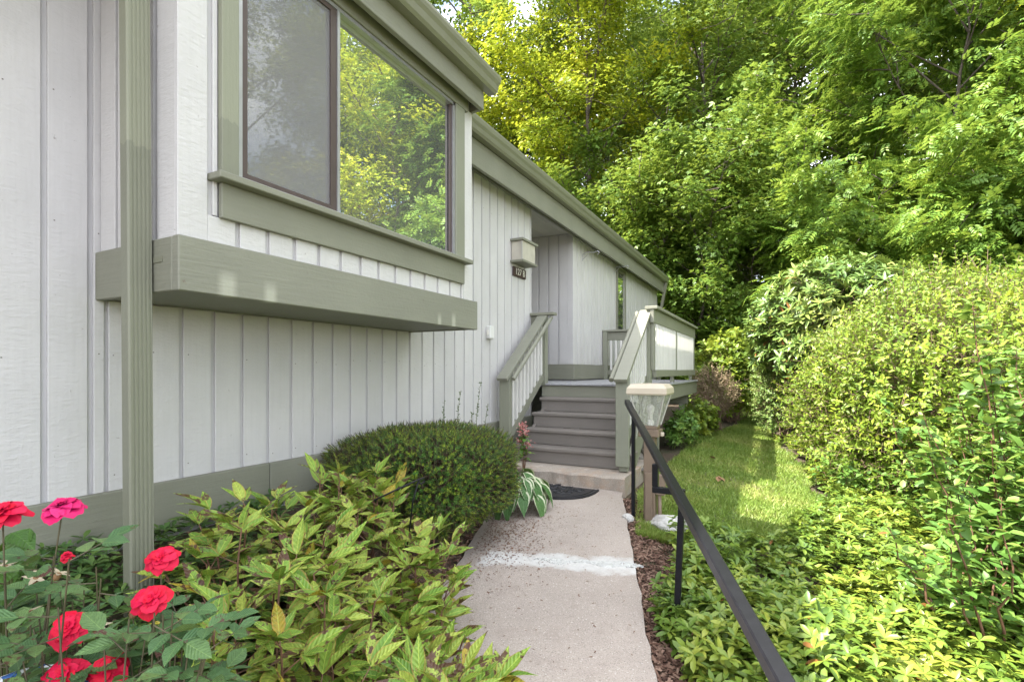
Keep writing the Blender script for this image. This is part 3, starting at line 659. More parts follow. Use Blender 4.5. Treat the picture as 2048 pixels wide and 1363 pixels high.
for (a, b_, c_, d_) in ((1.537, 1.56, 0.935, 2.150), (3.36, 3.384, 0.935, 2.150)): win.box(-2.345, -2.305, a, b_, c_, d_)
win.box(-2.345, -2.295, 1.537, 3.384, 0.911, 0.934); win.box(-2.345, -2.305, 1.537, 3.384, 2.128, 2.151)
win = win.build('window_frame', 'alu', house)
pbox('track', -2.30, -2.272, 1.54, 3.38, 0.9115, 0.922, 'plastic', win, 0)
pbox('pane', -2.350, -2.342, 2.10, 3.36, 0.934, 2.128, 'glass', win, 0)
pbox('pane', -2.338, -2.330, 1.56, 2.16, 0.934, 2.128, 'glass', win, 0)
ms_ = MB(); ms_.box(-2.328, -2.308, 1.562, 1.588, 0.936, 2.126); ms_.box(-2.328, -2.308, 2.110, 2.155, 0.936, 2.126); ms_.box(-2.328, -2.308, 1.588, 2.110, 0.936, 0.962); ms_.box(-2.328, -2.308, 1.588, 2.110, 2.100, 2.126)
sf = ms_.build('screen_frame', 'bronze', house)
MB().box(-2.320, -2.317, 1.588, 2.110, 0.962, 2.100).build('insect_screen', 'screen', sf)
MB().box(-2.326, -2.302, 2.156, 2.176, 0.936, 2.126).build('meeting_stile', 'alu', win)
MB().box(-2.335, -2.318, 3.335, 3.358, 0.936, 2.126).build('weather_strip', 'bronze', win)
# downspout in front of the bay side
ribs = [(-2.53, 1.152), (-2.477, 1.152), (-2.470, 1.158)]
yy = 1.158
for k in range(5):
    ribs += [(-2.470, yy + 0.010), (-2.474, yy + 0.0125), (-2.474, yy + 0.0165), (-2.470, yy + 0.019)]; yy += 0.0165
ribs += [(-2.470, 1.2445), (-2.477, 1.2485), (-2.53, 1.2485)]
ds = MB(); ds.prism(ribs, -1.12, 1.80, axis='z')
ds.v = [(x + 0.012 * (1.8 - z) / 2.73 - 0.0, y + 0.012 * (1.8 - z) / 2.73 - 0.012, z) for x, y, z in ds.v]
dsp = ds.build('downspout', 'sage_spout', house)
mb = MB(); mb.bar((-2.50, 1.19, 1.79), (-2.15, 1.19, 2.22), 0.10, 0.06, (0, 1, 0)); mb.bar((-2.15, 1.19, 2.21), (-2.15, 1.19, 2.36), 0.10, 0.06, (0, 1, 0)); mb.build('downspout_elbow', 'sage_metal', dsp)
pbox('strap', -2.475, -2.40, 1.2465, 1.2495, 0.478, 0.503, 'sage_metal', dsp, 0)
pbox('strap', -2.60, -2.53, 1.2465, 1.2495, 0.478, 0.503, 'sage_metal', dsp, 0)
# narrow window by the deck
nw = MB()
nw.box(-3.01, -2.975, 10.345, 10.42, 0.79, 2.165); nw.box(-3.01, -2.975, 10.95, 11.025, 0.79, 2.165); nw.box(-3.01, -2.975, 10.42, 10.95, 2.09, 2.165); nw.box(-3.01, -2.975, 10.42, 10.95, 0.79, 0.86)
nw = nw.build('window_frame', 'sage', house); pbox('pane', -3.012, -3.0, 10.42, 10.95, 0.86, 2.09, 'glass', nw, 0)

# ------------------------------------------------------------------ fixtures on the wall
lt = empty('wall_light', (-2.92, 5.86, 1.36), 'boxy sage wall light with dull acrylic sides above the house number', 'wall light')
pbox('top_plate', -2.998, -2.815, 5.63, 6.09, 1.632, 1.662, 'sage', lt); pbox('bottom_plate', -2.998, -2.815, 5.63, 6.06, 1.362, 1.390, 'sage', lt)
pbox('panel', -2.85, -2.84, 5.665, 6.035, 1.391, 1.631, 'acrylic', lt, 0.001); pbox('panel', -2.998, -2.851, 5.665, 5.675, 1.391, 1.631, 'acrylic', lt, 0.001); pbox('panel', -2.998, -2.851, 6.025, 6.035, 1.391, 1.631, 'acrylic', lt, 0.001)
pbox('corner_strip', -2.856, -2.836, 5.655, 5.664, 1.391, 1.631, 'soffit', lt, 0)
sg = empty('house_number_sign', (-2.985, 5.86, 1.2), 'small dark brown house number plaque with white characters', 'sign')
bd = pbox('board', -2.998, -2.972, 5.685, 6.035, 1.205, 1.325, 'brown_sign', sg, 0.004)
cu = bpy.data.curves.new('sign_text', 'FONT'); cu.body = '127 B'; cu.size = 0.115; cu.extrude = 0.0015; cu.align_x = 'CENTER'; cu.align_y = 'CENTER'
to = bpy.data.objects.new('sign_text', cu); C.objects.link(to)
dg = bpy.context.evaluated_depsgraph_get(); tme = bpy.data.meshes.new_from_object(to.evaluated_get(dg)); bpy.data.objects.remove(to)
tme.materials.clear(); tme.materials.append(M['letter'])
to = link('lettering', tme, bd, (0.0152, 0, 0)); to.rotation_euler = (R(90), 0, R(90))
db = empty('chime_box', (-2.97, 5.09, 0.36), 'little white plastic box screwed to the pale siding', 'box')
pbox('housing', -2.999, -2.935, 5.03, 5.125, 0.365, 0.515, 'plastic', db, 0.010); pbox('button', -2.985, -2.955, 5.0245, 5.0295, 0.41, 0.465, 'letter', db, 0.001)
for (y, z, s) in ((8.28, 2.0, 1.0), (10.18, 2.10, 1.0)):
    mb = MB(); mb.tube([(-2.995, y, z - 0.12), (-2.985, y, z), (-2.90, y, z + 0.035), (-2.80, y, z + 0.01), (-2.72, y, z + 0.03), (-2.69, y, z + 0.0), (-2.72, y, z - 0.03)], 0.008, 6); mb.tube([(-2.99, y, z - 0.09), (-2.90, y, z - 0.02), (-2.86, y, z + 0.025)], 0.006, 6)
    o = mb.build('plant_hook', 'alu', None, at=(-2.99, y, z - 0.12))
    tag(o, 'curled metal plant hook on the siding ' + ('next to the entry recess' if y < 9 else 'over the narrow window'), 'hook', 'plant hooks on the far wall')

# ------------------------------------------------------------------ porch stairs
stair = empty('porch_stairs', (-2.1, 5.2, -1.064), 'grey-brown painted wooden stairs with sage hand rails up to the deck', 'stairs')
NY = [5.27, 5.515, 5.76, 6.005]; NZ = [-0.886, -0.708, -0.530, -0.353]; XL, XR_ = -2.745, -1.412
for k in range(4):
    xl, xr2 = (XL, XR_) if k else (-2.86, -1.362)
    pbox('tread', xl - 0.02 * (k > 0), xr2, NY[k], NY[k] + 0.272, NZ[k] - 0.038, NZ[k], 'tread', stair, 0.006)
    zb = NZ[k - 1] if k else -1.060
    pbox('riser', xl + (0.0 if k == 0 else 0.0), xr2 - 0.003, NY[k] + 0.028, NY[k] + 0.048, zb + 0.002, NZ[k] - 0.039, 'tread', stair, 0.002)
pbox('riser', XL - 0.1, XR_, 6.262, 6.282, -0.352, -0.202, 'sage', stair, 0.002)
def stair_rail(x0, x1, inner, wallside):
    """cap, newel, sloped bottom rail, round hand rail and balusters on one side"""
    xc = (x0 + x1) / 2; y0, z0, y1, z1 = 5.135, -0.072, 6.215, 0.722; s = (z1 - z0) / (y1 - y0)
    MB().bar((xc, y0 - 0.05, z0 - 0.05 * s), (xc, y1, z1), x1 - x0, 0.040).build('rail_cap', 'sage', stair, bevel=0.004)
    pbox('newel', x0, x1, 5.148, 5.186, -1.0 if not wallside else -1.055, z0 + 0.004, 'sage_post', stair, 0.004)
    xi = x1 - 0.042 if not inner else x1 - 0.042
    pbox('newel', xc - 0.045, xc + 0.045, 5.187, 5.25, -1.055, z0 + 0.03, 'sage_post', stair, 0.003)
    off = -0.10
    MB().bar((xc, 5.25, z0 + 0.115 * s - 0.045), (xc, y1 + 0.0, z1 - 0.045), 0.038, 0.09).build('top_rail', 'sage', stair, bevel=0.003)
    MB().bar((xc, 5.25, -0.80 + 0.02), (xc, y1, -0.80 + 0.02 + (y1 - 5.25) * s), 0.04, 0.10).build('bottom_rail', 'sage', stair, bevel=0.003)
    hx = x1 + 0.045 if inner > 0 else x0 - 0.045
    MB().tube([(hx, y0 + 0.01, z0 - 0.03), (hx, y1 + 0.03, z1 - 0.015)], 0.027, 10).build('hand_rail', 'sage', stair, smooth=False)
    n = 9
    for k in range(n):
        y = 5.30 + (k + 0.4) * (y1 - 5.30) / n; zt = z0 + (y - y0) * s - 0.05; zb = -0.78 + (y - 5.25) * s + 0.03
        pbox('baluster', xc - 0.019, xc + 0.019, y - 0.019, y + 0.019, round(zb, 2), round(zb, 2) + round(zt - zb, 3), 'white_wood', stair, 0.002)
stair_rail(-2.885, -2.745, 1, True); stair_rail(-1.500, -1.360, -1, False)
pbox('upper_post', -2.865, -2.775, 6.22, 6.31, -0.2, 0.738, 'sage_post', stair); pbox('post_cap', -2.998, -2.655, 6.195, 6.335, 0.740, 0.778, 'sage', stair, 0.004)
pbox('top_rail', -2.998, -2.866, 6.235, 6.275, 0.58, 0.738, 'sage', stair)
for x0 in (-2.722, -1.398):
    dz_ = 0.16 if x0 < -2 else 0.0
    mb = MB(); mb.prism([(5.30, -1.05), (5.55, -1.05), (6.25, -0.55 - dz_), (6.25, -0.22 - dz_), (6.2, -0.22 - dz_), (5.30, -0.92 - dz_ * 0.5)], x0 - 0.02, x0 + 0.02, axis='x'); mb.build('stringer', 'sage' if x0 > -2 else 'tread', stair, bevel=0.003)
# ------------------------------------------------------------------ deck
deck = empty('wooden_deck', (-2.1, 7.8, -1.0), 'small raised wooden deck with sage rail and white balusters', 'deck')
k = 0; x = -2.985
while x < -1.40:
    pbox('deck_board', x, x + 0.138, 6.225, 9.62, DZ - 0.026, DZ, 'deckgrey', deck, 0.004); x += 0.1425
k = -3.001
while k > -4.2:
    pbox('deck_board', k - 0.138, k, 6.30, 7.79, DZ - 0.026, DZ, 'deckgrey', deck, 0.004); k -= 0.1425
pbox('deck_board', -1.415, -1.285, 6.30, 9.66, DZ - 0.026, DZ, 'deckgrey', deck, 0.004)
pbox('rim_board', -1.345, -1.305, 6.30, 9.64, -0.40, DZ - 0.028, 'sage', deck, 0.004); pbox('rim_board', -3.0, -1.346, 9.60, 9.64, -0.40, DZ - 0.028, 'sage', deck, 0.004)
pbox('joist', -2.95, -1.40, 7.05, 7.11, -0.58, -0.40, 'sage', deck); pbox('joist', -2.95, -1.40, 9.2, 9.26, -0.58, -0.40, 'sage', deck)
for (xx, y) in ((-1.50, 7.08), (-1.50, 9.23), (-2.80, 9.23), (-2.80, 7.08)):
    pbox('deck_post', xx - 0.045, xx + 0.045, y - 0.045, y + 0.045, -1.36, -0.581, 'sage_post', deck)
RXc = -1.345; TZ = 0.735
pbox('rail_cap', -1.425, -1.275, 6.13, 9.55, TZ, TZ + 0.038, 'sage', deck, 0.005)
pbox('top_rail', RXc - 0.02, RXc + 0.025, 6.14, 9.53, TZ - 0.165, TZ - 0.002, 'sage', deck, 0.004)
pbox('bottom_rail', RXc - 0.02, RXc + 0.025, 6.28, 9.53, -0.085, 0.005, 'sage', deck, 0.004)
for y in (6.205, 7.70, 9.45):
    pbox('rail_post', RXc - 0.065, RXc - 0.021, y - 0.045, y + 0.045, -0.40 if y > 6.3 else -0.17, TZ - 0.002, 'sage_post', deck)
    pbox('rail_post', RXc - 0.018, RXc + 0.022, y - 0.03, y + 0.03, 0.007, TZ - 0.167, 'sage_post', deck)
y = 6.32
while y < 9.40:
    if abs(y - 7.70) > 0.05: pbox('baluster', RXc - 0.018, RXc + 0.020, y - 0.019, y + 0.019, 0.006, TZ - 0.166, 'white_wood', deck, 0.002)
    y += 0.0865
pbox('rail_cap', -2.998, -1.426, 9.40, 9.54, TZ, TZ + 0.038, 'sage', deck, 0.005)
pbox('top_rail', -2.998, -1.411, 9.45, 9.49, TZ - 0.165, TZ - 0.002, 'sage', deck, 0.004); pbox('bottom_rail', -2.998, -1.411, 9.45, 9.49, -0.085, 0.005, 'sage', deck, 0.004)
pbox('rail_post', -2.99, -2.90, 9.40, 9.449, -0.17, TZ - 0.002, 'sage_post', deck)
x = -2.84
while x < -1.44: pbox('baluster', x - 0.019, x + 0.019, 9.451, 9.489, 0.006, TZ - 0.166, 'white_wood', deck, 0.002); x += 0.0975
# rubble pier below the stairs
pier = empty('rubble_pier', (-1.53, 6.5, -1.3), 'pale rubble stones stacked under the edge of the deck', 'stone pier')
for i in range(9):
    r = random.Random(i); bm = bmesh.new(); bmesh.ops.create_icosphere(bm, subdivisions=2, radius=1)
    for v in bm.verts: v.co = Vector((v.co.x * 0.13, v.co.y * 0.11, v.co.z * 0.06)) * (1 + 0.25 * math.sin(v.co.x * 5 + i) * math.cos(v.co.y * 4 + i))
    me = bpy.data.meshes.new('stone'); bm.to_mesh(me); bm.free(); me.materials.append(M['stone' if i % 3 else 'rock'])
    link('stone', me, pier, (r.uniform(-0.05, 0.06) + (i % 2) * 0.12 - 0.06, r.uniform(-0.06, 0.06), 0.03 + (i // 2) * 0.095), (r.random(), r.random() * 0.4, r.random() * 6))
lb = MB().bar((-1.345, 5.62, -1.10), (-1.33, 6.2, -1.12), 0.16, 0.03).build('loose_board', 'tread', None, bevel=0.003, at=(-1.34, 5.9, -1.13)); tag(lb, 'loose weathered board lying on the soil beside the stairs', 'board')

# ------------------------------------------------------------------ door mat: half-round rubber mat with a raised tendril pattern
mat_o = empty('door_mat', (-2.08, 4.74, float(wz(4.74)) + 0.003), 'black half-round rubber door mat lying before the concrete step', 'door mat')
def mat_outline(s, z):
    pts = []
    for k in range(41):
        th = math.pi * k / 40; sq = lambda c: math.copysign(abs(c) ** 0.75, c)
        pts.append((sq(math.cos(th)) * 0.50 * s, -0.44 * s * abs(math.sin(th)) ** 0.8 + (0.0 if 0 < k < 40 else 0)))
    return [(p[0], p[1] + 0.12) for p in pts]
tilt = (float(wz(4.9)) - float(wz(4.3))) / 0.6
def mat_layer(name, s0, s1, z0, z1, matn, par):
    a = mat_outline(s0, 0); mb = MB(); k = len(a)
    if s1 is None:
        mb.prism(a, z0, z1, axis='z')
    else:
        b_ = [(x * s1 / s0, (y - 0.12) * s1 / s0 + 0.10) for x, y in a]
        for i in range(k - 1):
            n = len(mb.v); mb.v += [(a[i][0], a[i][1], z0), (a[i + 1][0], a[i + 1][1], z0), (b_[i + 1][0], b_[i + 1][1], z0), (b_[i][0], b_[i][1], z0), (a[i][0], a[i][1], z1), (a[i + 1][0], a[i + 1][1], z1), (b_[i + 1][0], b_[i + 1][1], z1), (b_[i][0], b_[i][1], z1)]
            mb.f += [tuple(n + q for q in f) for f in ((4, 5, 6, 7), (0, 1, 5, 4), (2, 3, 7, 6))]
    mb.v = [(x, y, z + y * tilt) for x, y, z in mb.v]
    return link(name, mb.mesh(name, matn), par)
base = mat_layer('mat_base', 1.0, None, 0.0, 0.010, 'rubber', mat_o)
mat_layer('border_rib', 0.985, 0.94, 0.0101, 0.0165, 'rubber', base); mat_layer('border_rib', 0.90, 0.87, 0.0101, 0.015, 'rubber', base)
mb = MB(); rr = random.Random(5)
for i in range(46):
    a = rr.uniform(0.15, 2.99); rad = rr.uniform(0.1, 0.78); cx, cy = math.cos(a) * 0.45 * rad, 0.10 - 0.34 * rad * math.sin(a); th = rr.random() * 6.28; pts = []
    for k in range(9):
        r2 = 0.055 * (1 - k / 11); pts.append((cx + r2 * math.cos(th + k * 0.6), cy + r2 * math.sin(th + k * 0.6), 0.012 + (cy + r2 * math.sin(th + k * 0.6)) * tilt))
    mb.tube(pts, 0.0055, 5)
link('tendril_relief', mb.mesh('tendril_relief', 'rubber'), base)

# ------------------------------------------------------------------ black metal hand rail
hr = empty('metal_handrail', (-0.9, 4.0, -1.3), 'black square steel handrail sloping along the concrete walk', 'handrail')
P1 = Vector((-1.155, 4.315, -0.272)); P2 = Vector((-0.505, 2.617, -0.508)); Pn = P2 + (P2 - P1) * 1.12
MB().bar(P1, Pn, 0.042, 0.042).build('rail', 'black', hr, bevel=0.005)
MB().box(-1.145, -1.08, 4.298, 4.330, -0.302, -0.270).build('bracket', 'black', hr, bevel=0.002)
MB().bar((-1.098, 4.314, -0.303), (-1.105, 4.330, -1.34), 0.03, 0.03, (0, 1, 0)).build('post', 'black', hr, bevel=0.003)
q = P2 + (P1 - P2) * 0.10
MB().bar((q.x - 0.02, q.y, q.z - 0.022), (q.x - 0.02, q.y, q.z - 0.145), 0.032, 0.032, (0, 1, 0)).build('bracket', 'black', hr, bevel=0.003)
MB().box(q.x - 0.036, q.x + 0.135, q.y - 0.016, q.y + 0.016, q.z - 0.178, q.z - 0.1455).build('bracket', 'black', hr, bevel=0.003)
MB().bar((q.x + 0.118, q.y, q.z - 0.179), (q.x + 0.085, q.y - 0.0, g(q.x + 0.09, q.y) - 0.1), 0.032, 0.032, (0, 1, 0)).build('post', 'black', hr, bevel=0.003)

# ------------------------------------------------------------------ lamp post
LX0, LY0 = -0.965, 4.36; LG = -1.30
lp = empty('lamp_post', (LX0, LY0, LG), 'taupe wooden lamp post with tapered pebbled glass lantern and bare bulb', 'lamp post')
pbox('post', LX0 - 0.05, LX0 + 0.045, LY0 - 0.04, LY0 + 0.05, LG - 0.1, -0.56, 'taupe', lp, 0.004)
pbox('clamp_board', LX0 - 0.030, LX0 + 0.030, LY0 - 0.082, LY0 - 0.041, LG - 0.06, -0.86, 'taupe', lp, 0.004)
for z in (-0.90, -1.02, -1.18): 
    o = MB().lathe([(0.001, 0), (0.012, 0.002), (0.010, 0.010), (0.001, 0.012)], (0, 0, 0), 8).build('bolt', 'bronze', lp); o.location = (0.0, -0.082, z - LG); o.rotation_euler = (R(90), 0, 0)
pbox('junction_box', LX0 + 0.047, LX0 + 0.125, LY0 - 0.03, LY0 + 0.03, -1.05, -0.88, 'taupe', lp, 0.006)
MB().tube([(LX0 + 0.075, LY0, -1.05), (LX0 + 0.078, LY0, -1.22), (LX0 + 0.09, LY0 - 0.01, LG - 0.1)], 0.017, 8).build('conduit', 'taupe', lp, smooth=True)
pbox('collar', LX0 - 0.085, LX0 + 0.085, LY0 - 0.085, LY0 + 0.085, -0.560, -0.497, 'taupe', lp, 0.006)
pbox('collar_rim', LX0 - 0.066, LX0 + 0.066, LY0 - 0.066, LY0 + 0.066, -0.496, -0.468, 'taupe', lp, 0.004)
pbox('photo_sensor', LX0 + 0.086, LX0 + 0.115, LY0 - 0.03, LY0 + 0.005, -0.555, -0.52, 'taupe_cap', lp, 0.006)
zb, zt, hb, ht = -0.466, -0.205, 0.070, 0.142
for (sx, sy) in ((0, -1), (1, 0), (0, 1), (-1, 0)):
    def pt(h, z, a): return (LX0 + sx * h - sy * a * h * 0.97, LY0 + sy * h + sx * a * h * 0.97, z)
    mb = MB(); a, b_, c_, d_ = pt(hb, zb, -1), pt(hb, zb, 1), pt(ht, zt, 1), pt(ht, zt, -1)
    ins = lambda p: (p[0] - sx * 0.004, p[1] - sy * 0.004, p[2])
    mb.hexa([a, b_, ins(b_), ins(a), d_, c_, ins(c_), ins(d_)]); mb.build('glass_panel', 'lampglass', lp)
for (sx, sy) in ((1, 1), (1, -1), (-1, 1), (-1, -1)):
    MB().bar((LX0 + sx * hb, LY0 + sy * hb, zb), (LX0 + sx * ht, LY0 + sy * ht, zt), 0.010, 0.010).build('corner_bar', 'soffit', lp)
mb = MB(); cz = -0.204
for (h0, h1, z0, z1) in ((0.160, 0.166, 0.0, 0.012), (0.166, 0.162, 0.012, 0.055), (0.162, 0.135, 0.055, 0.088), (0.135, 0.0, 0.088, 0.094)):
    mb.hexa([(LX0 - h0, LY0 - h0, cz + z0), (LX0 + h0, LY0 - h0, cz + z0), (LX0 + h0, LY0 + h0, cz + z0), (LX0 - h0, LY0 + h0, cz + z0), (LX0 - h1, LY0 - h1, cz + z1), (LX0 + h1, LY0 - h1, cz + z1), (LX0 + h1, LY0 + h1, cz + z1), (LX0 - h1, LY0 + h1, cz + z1)])
mb.f = [f for i, f in enumerate(mb.f) if not (i % 6 == 1 and i < 18) and not (i % 6 == 0 and i >= 6)]
mb.build('lantern_cap', 'taupe_cap', lp)
MB().lathe([(0.030, -0.466), (0.032, -0.445), (0.024, -0.425), (0.020, -0.418)], (LX0, LY0, 0), 16).build('bulb_socket', 'porcelain', lp, smooth=True)
MB().lathe([(0.016, -0.418), (0.020, -0.40), (0.022, -0.37), (0.030, -0.345), (0.034, -0.325), (0.030, -0.305), (0.017, -0.292), (0.001, -0.288)], (LX0, LY0, 0), 18).build('light_bulb', 'porcelain', lp, smooth=True)

# ------------------------------------------------------------------ rocks
def rock(name, loc, dims, seed, mat, label, cat='rock'):
    bm = bmesh.new(); bmesh.ops.create_icosphere(bm, subdivisions=4, radius=1)
    r = np.random.default_rng(seed); ds_ = unit(r.normal(size=(14, 3))); hs = r.uniform(0.62, 0.95, 14)
    for v in bm.verts:
        p = np.array(v.co); m = 1.0
        for d, h in zip(ds_, hs):
            q = p.dot(d)
            if q > h: p = p - d * (q - h) * 0.9
        p = p * (1 + 0.03 * math.sin(p[0] * 13) * math.sin(p[1] * 17 + p[2] * 9)); v.co = Vector(p * np.array(dims))
    me = bpy.data.meshes.new(name); bm.to_mesh(me); bm.free(); me.materials.append(M[mat])
    return tag(link(name, me, None, loc), label, cat)
rock('rock', (-0.80, 4.30, g(-0.80, 4.30) + 0.03), (0.19, 0.15, 0.12), 3, 'rock', 'large white rock on the soil behind the lamp post conduit')
rock('rock', (-1.13, 4.24, g(-1.13, 4.24) + 0.02), (0.055, 0.05, 0.05), 5, 'rock', 'small white rock at the foot of the thin rail post')
rock('concrete_footing', (-0.965, 4.30, g(-0.96, 4.30) - 0.03), (0.11, 0.11, 0.09), 9, 'stone', 'rough grey footing around the base of the lamp post', 'footing')

# ------------------------------------------------------------------ plants
def shoots(centre, rad, n, seed, lumps=9, shell=0.72, zmin=-0.9, amp=0.20):
    """shoot bases and directions on and inside an uneven dome"""
    r = np.random.default_rng(seed); d = unit(r.normal(size=(n * 2, 3))); d = d[d[:, 2] > zmin][:n]; n = len(d)
    ld = unit(r.normal(size=(lumps, 3))); la = r.uniform(-0.8 * amp, amp, lumps)
    k = 1 + (np.clip(d @ ld.T, 0, 1) ** (5 if lumps < 20 else 14) * la).sum(1)
    t = np.where(r.random(n) < shell, r.uniform(0.86, 1.02, n), r.uniform(0.45, 0.9, n))
    p = d * np.asarray(rad) * (k * t)[:, None] + np.asarray(centre)
    return p, d, r
def leafy_shoots(p, d, r, tm, nleaf, slen, lsize, up=0.5, spread=0.9, whorl=False, jitter=0.35):
    """leaves in turn along each shoot"""
    n = len(p); ax = unit(d * (1 - up) + np.array([0, 0, up]) + r.normal(size=(n, 3)) * jitter)
    L = slen * r.uniform(0.6, 1.35, n); P = []; D = []; N = []; S = []
    ref = unit(np.cross(ax, r.normal(size=(n, 3)))); ref2 = np.cross(ax, ref)
    for k in range(nleaf):
        t = 1.0 if whorl else (k + 0.6) / nleaf; th = k * (2 * math.pi / nleaf) + r.random(n) * 0.5 if whorl else k * 2.4 + r.random(n) * 0.6
        o = ref * np.cos(th)[:, None] + ref2 * np.sin(th)[:, None]
        dd = unit(o * spread + ax * (0.55 if not whorl else 0.35) + r.normal(size=(n, 3)) * 0.18)
        P.append(p + ax * (L * t)[:, None]); D.append(dd); N.append(ax + r.normal(size=(n, 3)) * 0.25 + np.array([0, 0, 0.5]))
        S.append(lsize * r.uniform(0.65, 1.2, n) * (1 - 0.25 * t * (not whorl)))
    return place_tmpl(tm, np.concatenate(P), np.concatenate(D), np.concatenate(N), np.concatenate(S)), (p, ax, L)
def stems_to(base, p, r, n, r0=0.012, sway=0.12, base_spread=0.12):
    ch = []
    idx = r.choice(len(p), min(n, len(p)), replace=False)
    for i in idx:
        b = np.array([base[0] + r.normal() * base_spread, base[1] + r.normal() * base_spread, base[2]]); e = p[i]
        k = np.linspace(0, 1, 6)[:, None]; bend = (b * (1 - k) + e * k); bend[:, :2] = b[:2] + (e[:2] - b[:2]) * k ** 1.5
        bend[1:-1] += r.normal(size=(4, 3)) * sway * 0.4; ch.append((bend, np.linspace(r0, r0 * 0.25, 6)))
    return ch
def twigs(p, ax, L, rad=0.003, back=0.12):
    return [(np.stack([p[i] - ax[i] * back, p[i] + ax[i] * L[i]]), (rad, rad * 0.5)) for i in range(len(p))]
def shrub(name, base, rad, cz, n, seed, tm, mat, nleaf, slen, lsize, label, group=None, twmat='twig', nst=40, r0=0.014, part='foliage', **kw):
    root = empty(name, base, label, 'shrub', group); b = np.array(base)
    sk = {k: kw.pop(k) for k in ('lumps', 'shell', 'zmin', 'amp') if k in kw}
    bs = kw.pop('base_spread', 0.12); sway = kw.pop('sway', 0.12)
    p, d, r = shoots((0, 0, cz), rad, n, seed, **sk)
    hz = gz(p[:, 0] + b[0], p[:, 1] + b[1]) - b[2]; ok = p[:, 2] > hz + 0.06; p, d = p[ok], d[ok]
    (V, F), (p, ax, L) = leafy_shoots(p, d, r, tm, nleaf, slen, lsize, **kw)
    link(part, np_mesh(part, V, F, [mat]), root)
    ch = stems_to((0, 0, -0.05), p, r, nst, r0, sway, bs) + twigs(p, ax, L)
    V, F = tubes_np(ch, 4); link('stems', np_mesh('stems', V, F, [twmat]), root)
    return root
T_small = leaf_tmpl(0.24, (0, 0.45, 1), 0.3, 0.15)
T_oval = leaf_tmpl(0.30, (0, 0.3, 0.7, 1), 0.3, 0.18)
T_long = leaf_tmpl(0.14, (0, 0.35, 0.75, 1), 0.25, 0.15)
T_needle = (np.array([(-0.12, 0, 0), (0.12, 0, 0), (0, 1, 0)], float), np.array([(0, 1, 2)]))

# big sunlit shrubs along the lawn
shrub('forsythia_shrub', (2.35, 8.0, g(2.35, 8.0)), (2.0, 1.9, 1.30), 1.20, 7200, 11, T_small, 'hedge', 11, 0.32, 0.080, 'huge sunlit yellow-green shrub with bare twiggy base beside the lawn', nst=150, r0=0.014, base_spread=0.5, up=0.40, zmin=-0.75, shell=0.70, lumps=26, sway=0.25, amp=0.28, jitter=0.45)
shrub('forsythia_shrub', (4.6, 6.4, g(4.6, 6.4)), (1.9, 1.7, 1.25), 1.10, 4200, 12, T_small, 'hedge', 11, 0.32, 0.072, 'sunlit yellow-green shrub merging with the huge one, with tall upright shoots', nst=90, r0=0.014, base_spread=0.4, up=0.5, zmin=-0.6, lumps=26, sway=0.25, amp=0.34, jitter=0.5)
rh = shrub('rhododendron', (1.02, 10.0, g(1.02, 10.0)), (1.4, 1.35, 1.25), 1.9, 2000, 13, T_long, 'rhodo', 10, 0.10, 0.165, 'tall rhododendron with long drooping leaf whorls and bare crooked trunks', nst=40, r0=0.02, whorl=True, up=0.45, zmin=-0.35, lumps=10, shell=0.8, sway=0.2)
ch = []
for (dx, dy, ex, ey, ez, r0) in ((-0.10, -0.25, -0.55, -0.5, 1.25, 0.045), (0.05, -0.35, -0.05, -0.4, 1.5, 0.05), (0.16, -0.32, 0.7, -0.5, 1.3, 0.055), (0.30, -0.2, 1.0, -0.1, 1.4, 0.045), (0.0, -0.2, -0.8, 0.2, 1.5, 0.04)):
    k = np.linspace(0, 1, 9)[:, None]; p0 = np.array([dx, dy, -0.08]); p1 = np.array([ex, ey, ez]); P = p0 * (1 - k) + p1 * k; P[1:-1] += rng.normal(size=(7, 3)) * 0.045; ch.append((P, np.linspace(r0, r0 * 0.5, 9)))
V, F = tubes_np(ch, 8); link('trunk', np_mesh('trunk', V, F, ['twig'], smooth=True), rh)
shrub('pale_shrub', (0.22, 10.7, g(0.22, 10.7)), (0.62, 0.70, 0.95), 0.95, 1500, 14, T_oval, 'pale', 8, 0.16, 0.065, 'pale green small-leaved shrub at the lawn edge below the rhododendron', nst=30, up=0.4, zmin=-0.8)
shrub('hydrangea', (-0.90, 12.5, g(-0.9, 12.5)), (0.85, 0.85, 0.95), 1.05, 620, 15, T_oval, 'hydrangea', 8, 0.14, 0.15, 'leafy yellow-green hydrangea growing past the far end of the deck', nst=30, up=0.5, zmin=-0.85)
shrub('dry_shrub', (-1.15, 10.7, g(-1.15, 10.7)), (0.42, 0.45, 0.45), 0.75, 420, 16, T_small, 'heath', 7, 0.14, 0.05, 'brown dried flower shrub leaning against the deck corner', nst=60, up=0.5, r0=0.008, sway=0.2)
shrub('leafy_clump', (-1.34, 8.3, g(-1.34, 8.3)), (0.20, 0.42, 0.26), 0.25, 130, 17, T_oval, 'viburnum', 8, 0.10, 0.09, 'low leafy green clump growing under the deck edge', nst=20, r0=0.005, twmat='greenstem')
shrub('leafy_clump', (-1.30, 9.75, g(-1.30, 9.75)), (0.25, 0.4, 0.30), 0.28, 150, 18, T_oval, 'hydrangea', 8, 0.12, 0.11, 'low broad-leaved clump beneath the brown dried shrub', nst=20, r0=0.005, twmat='greenstem')
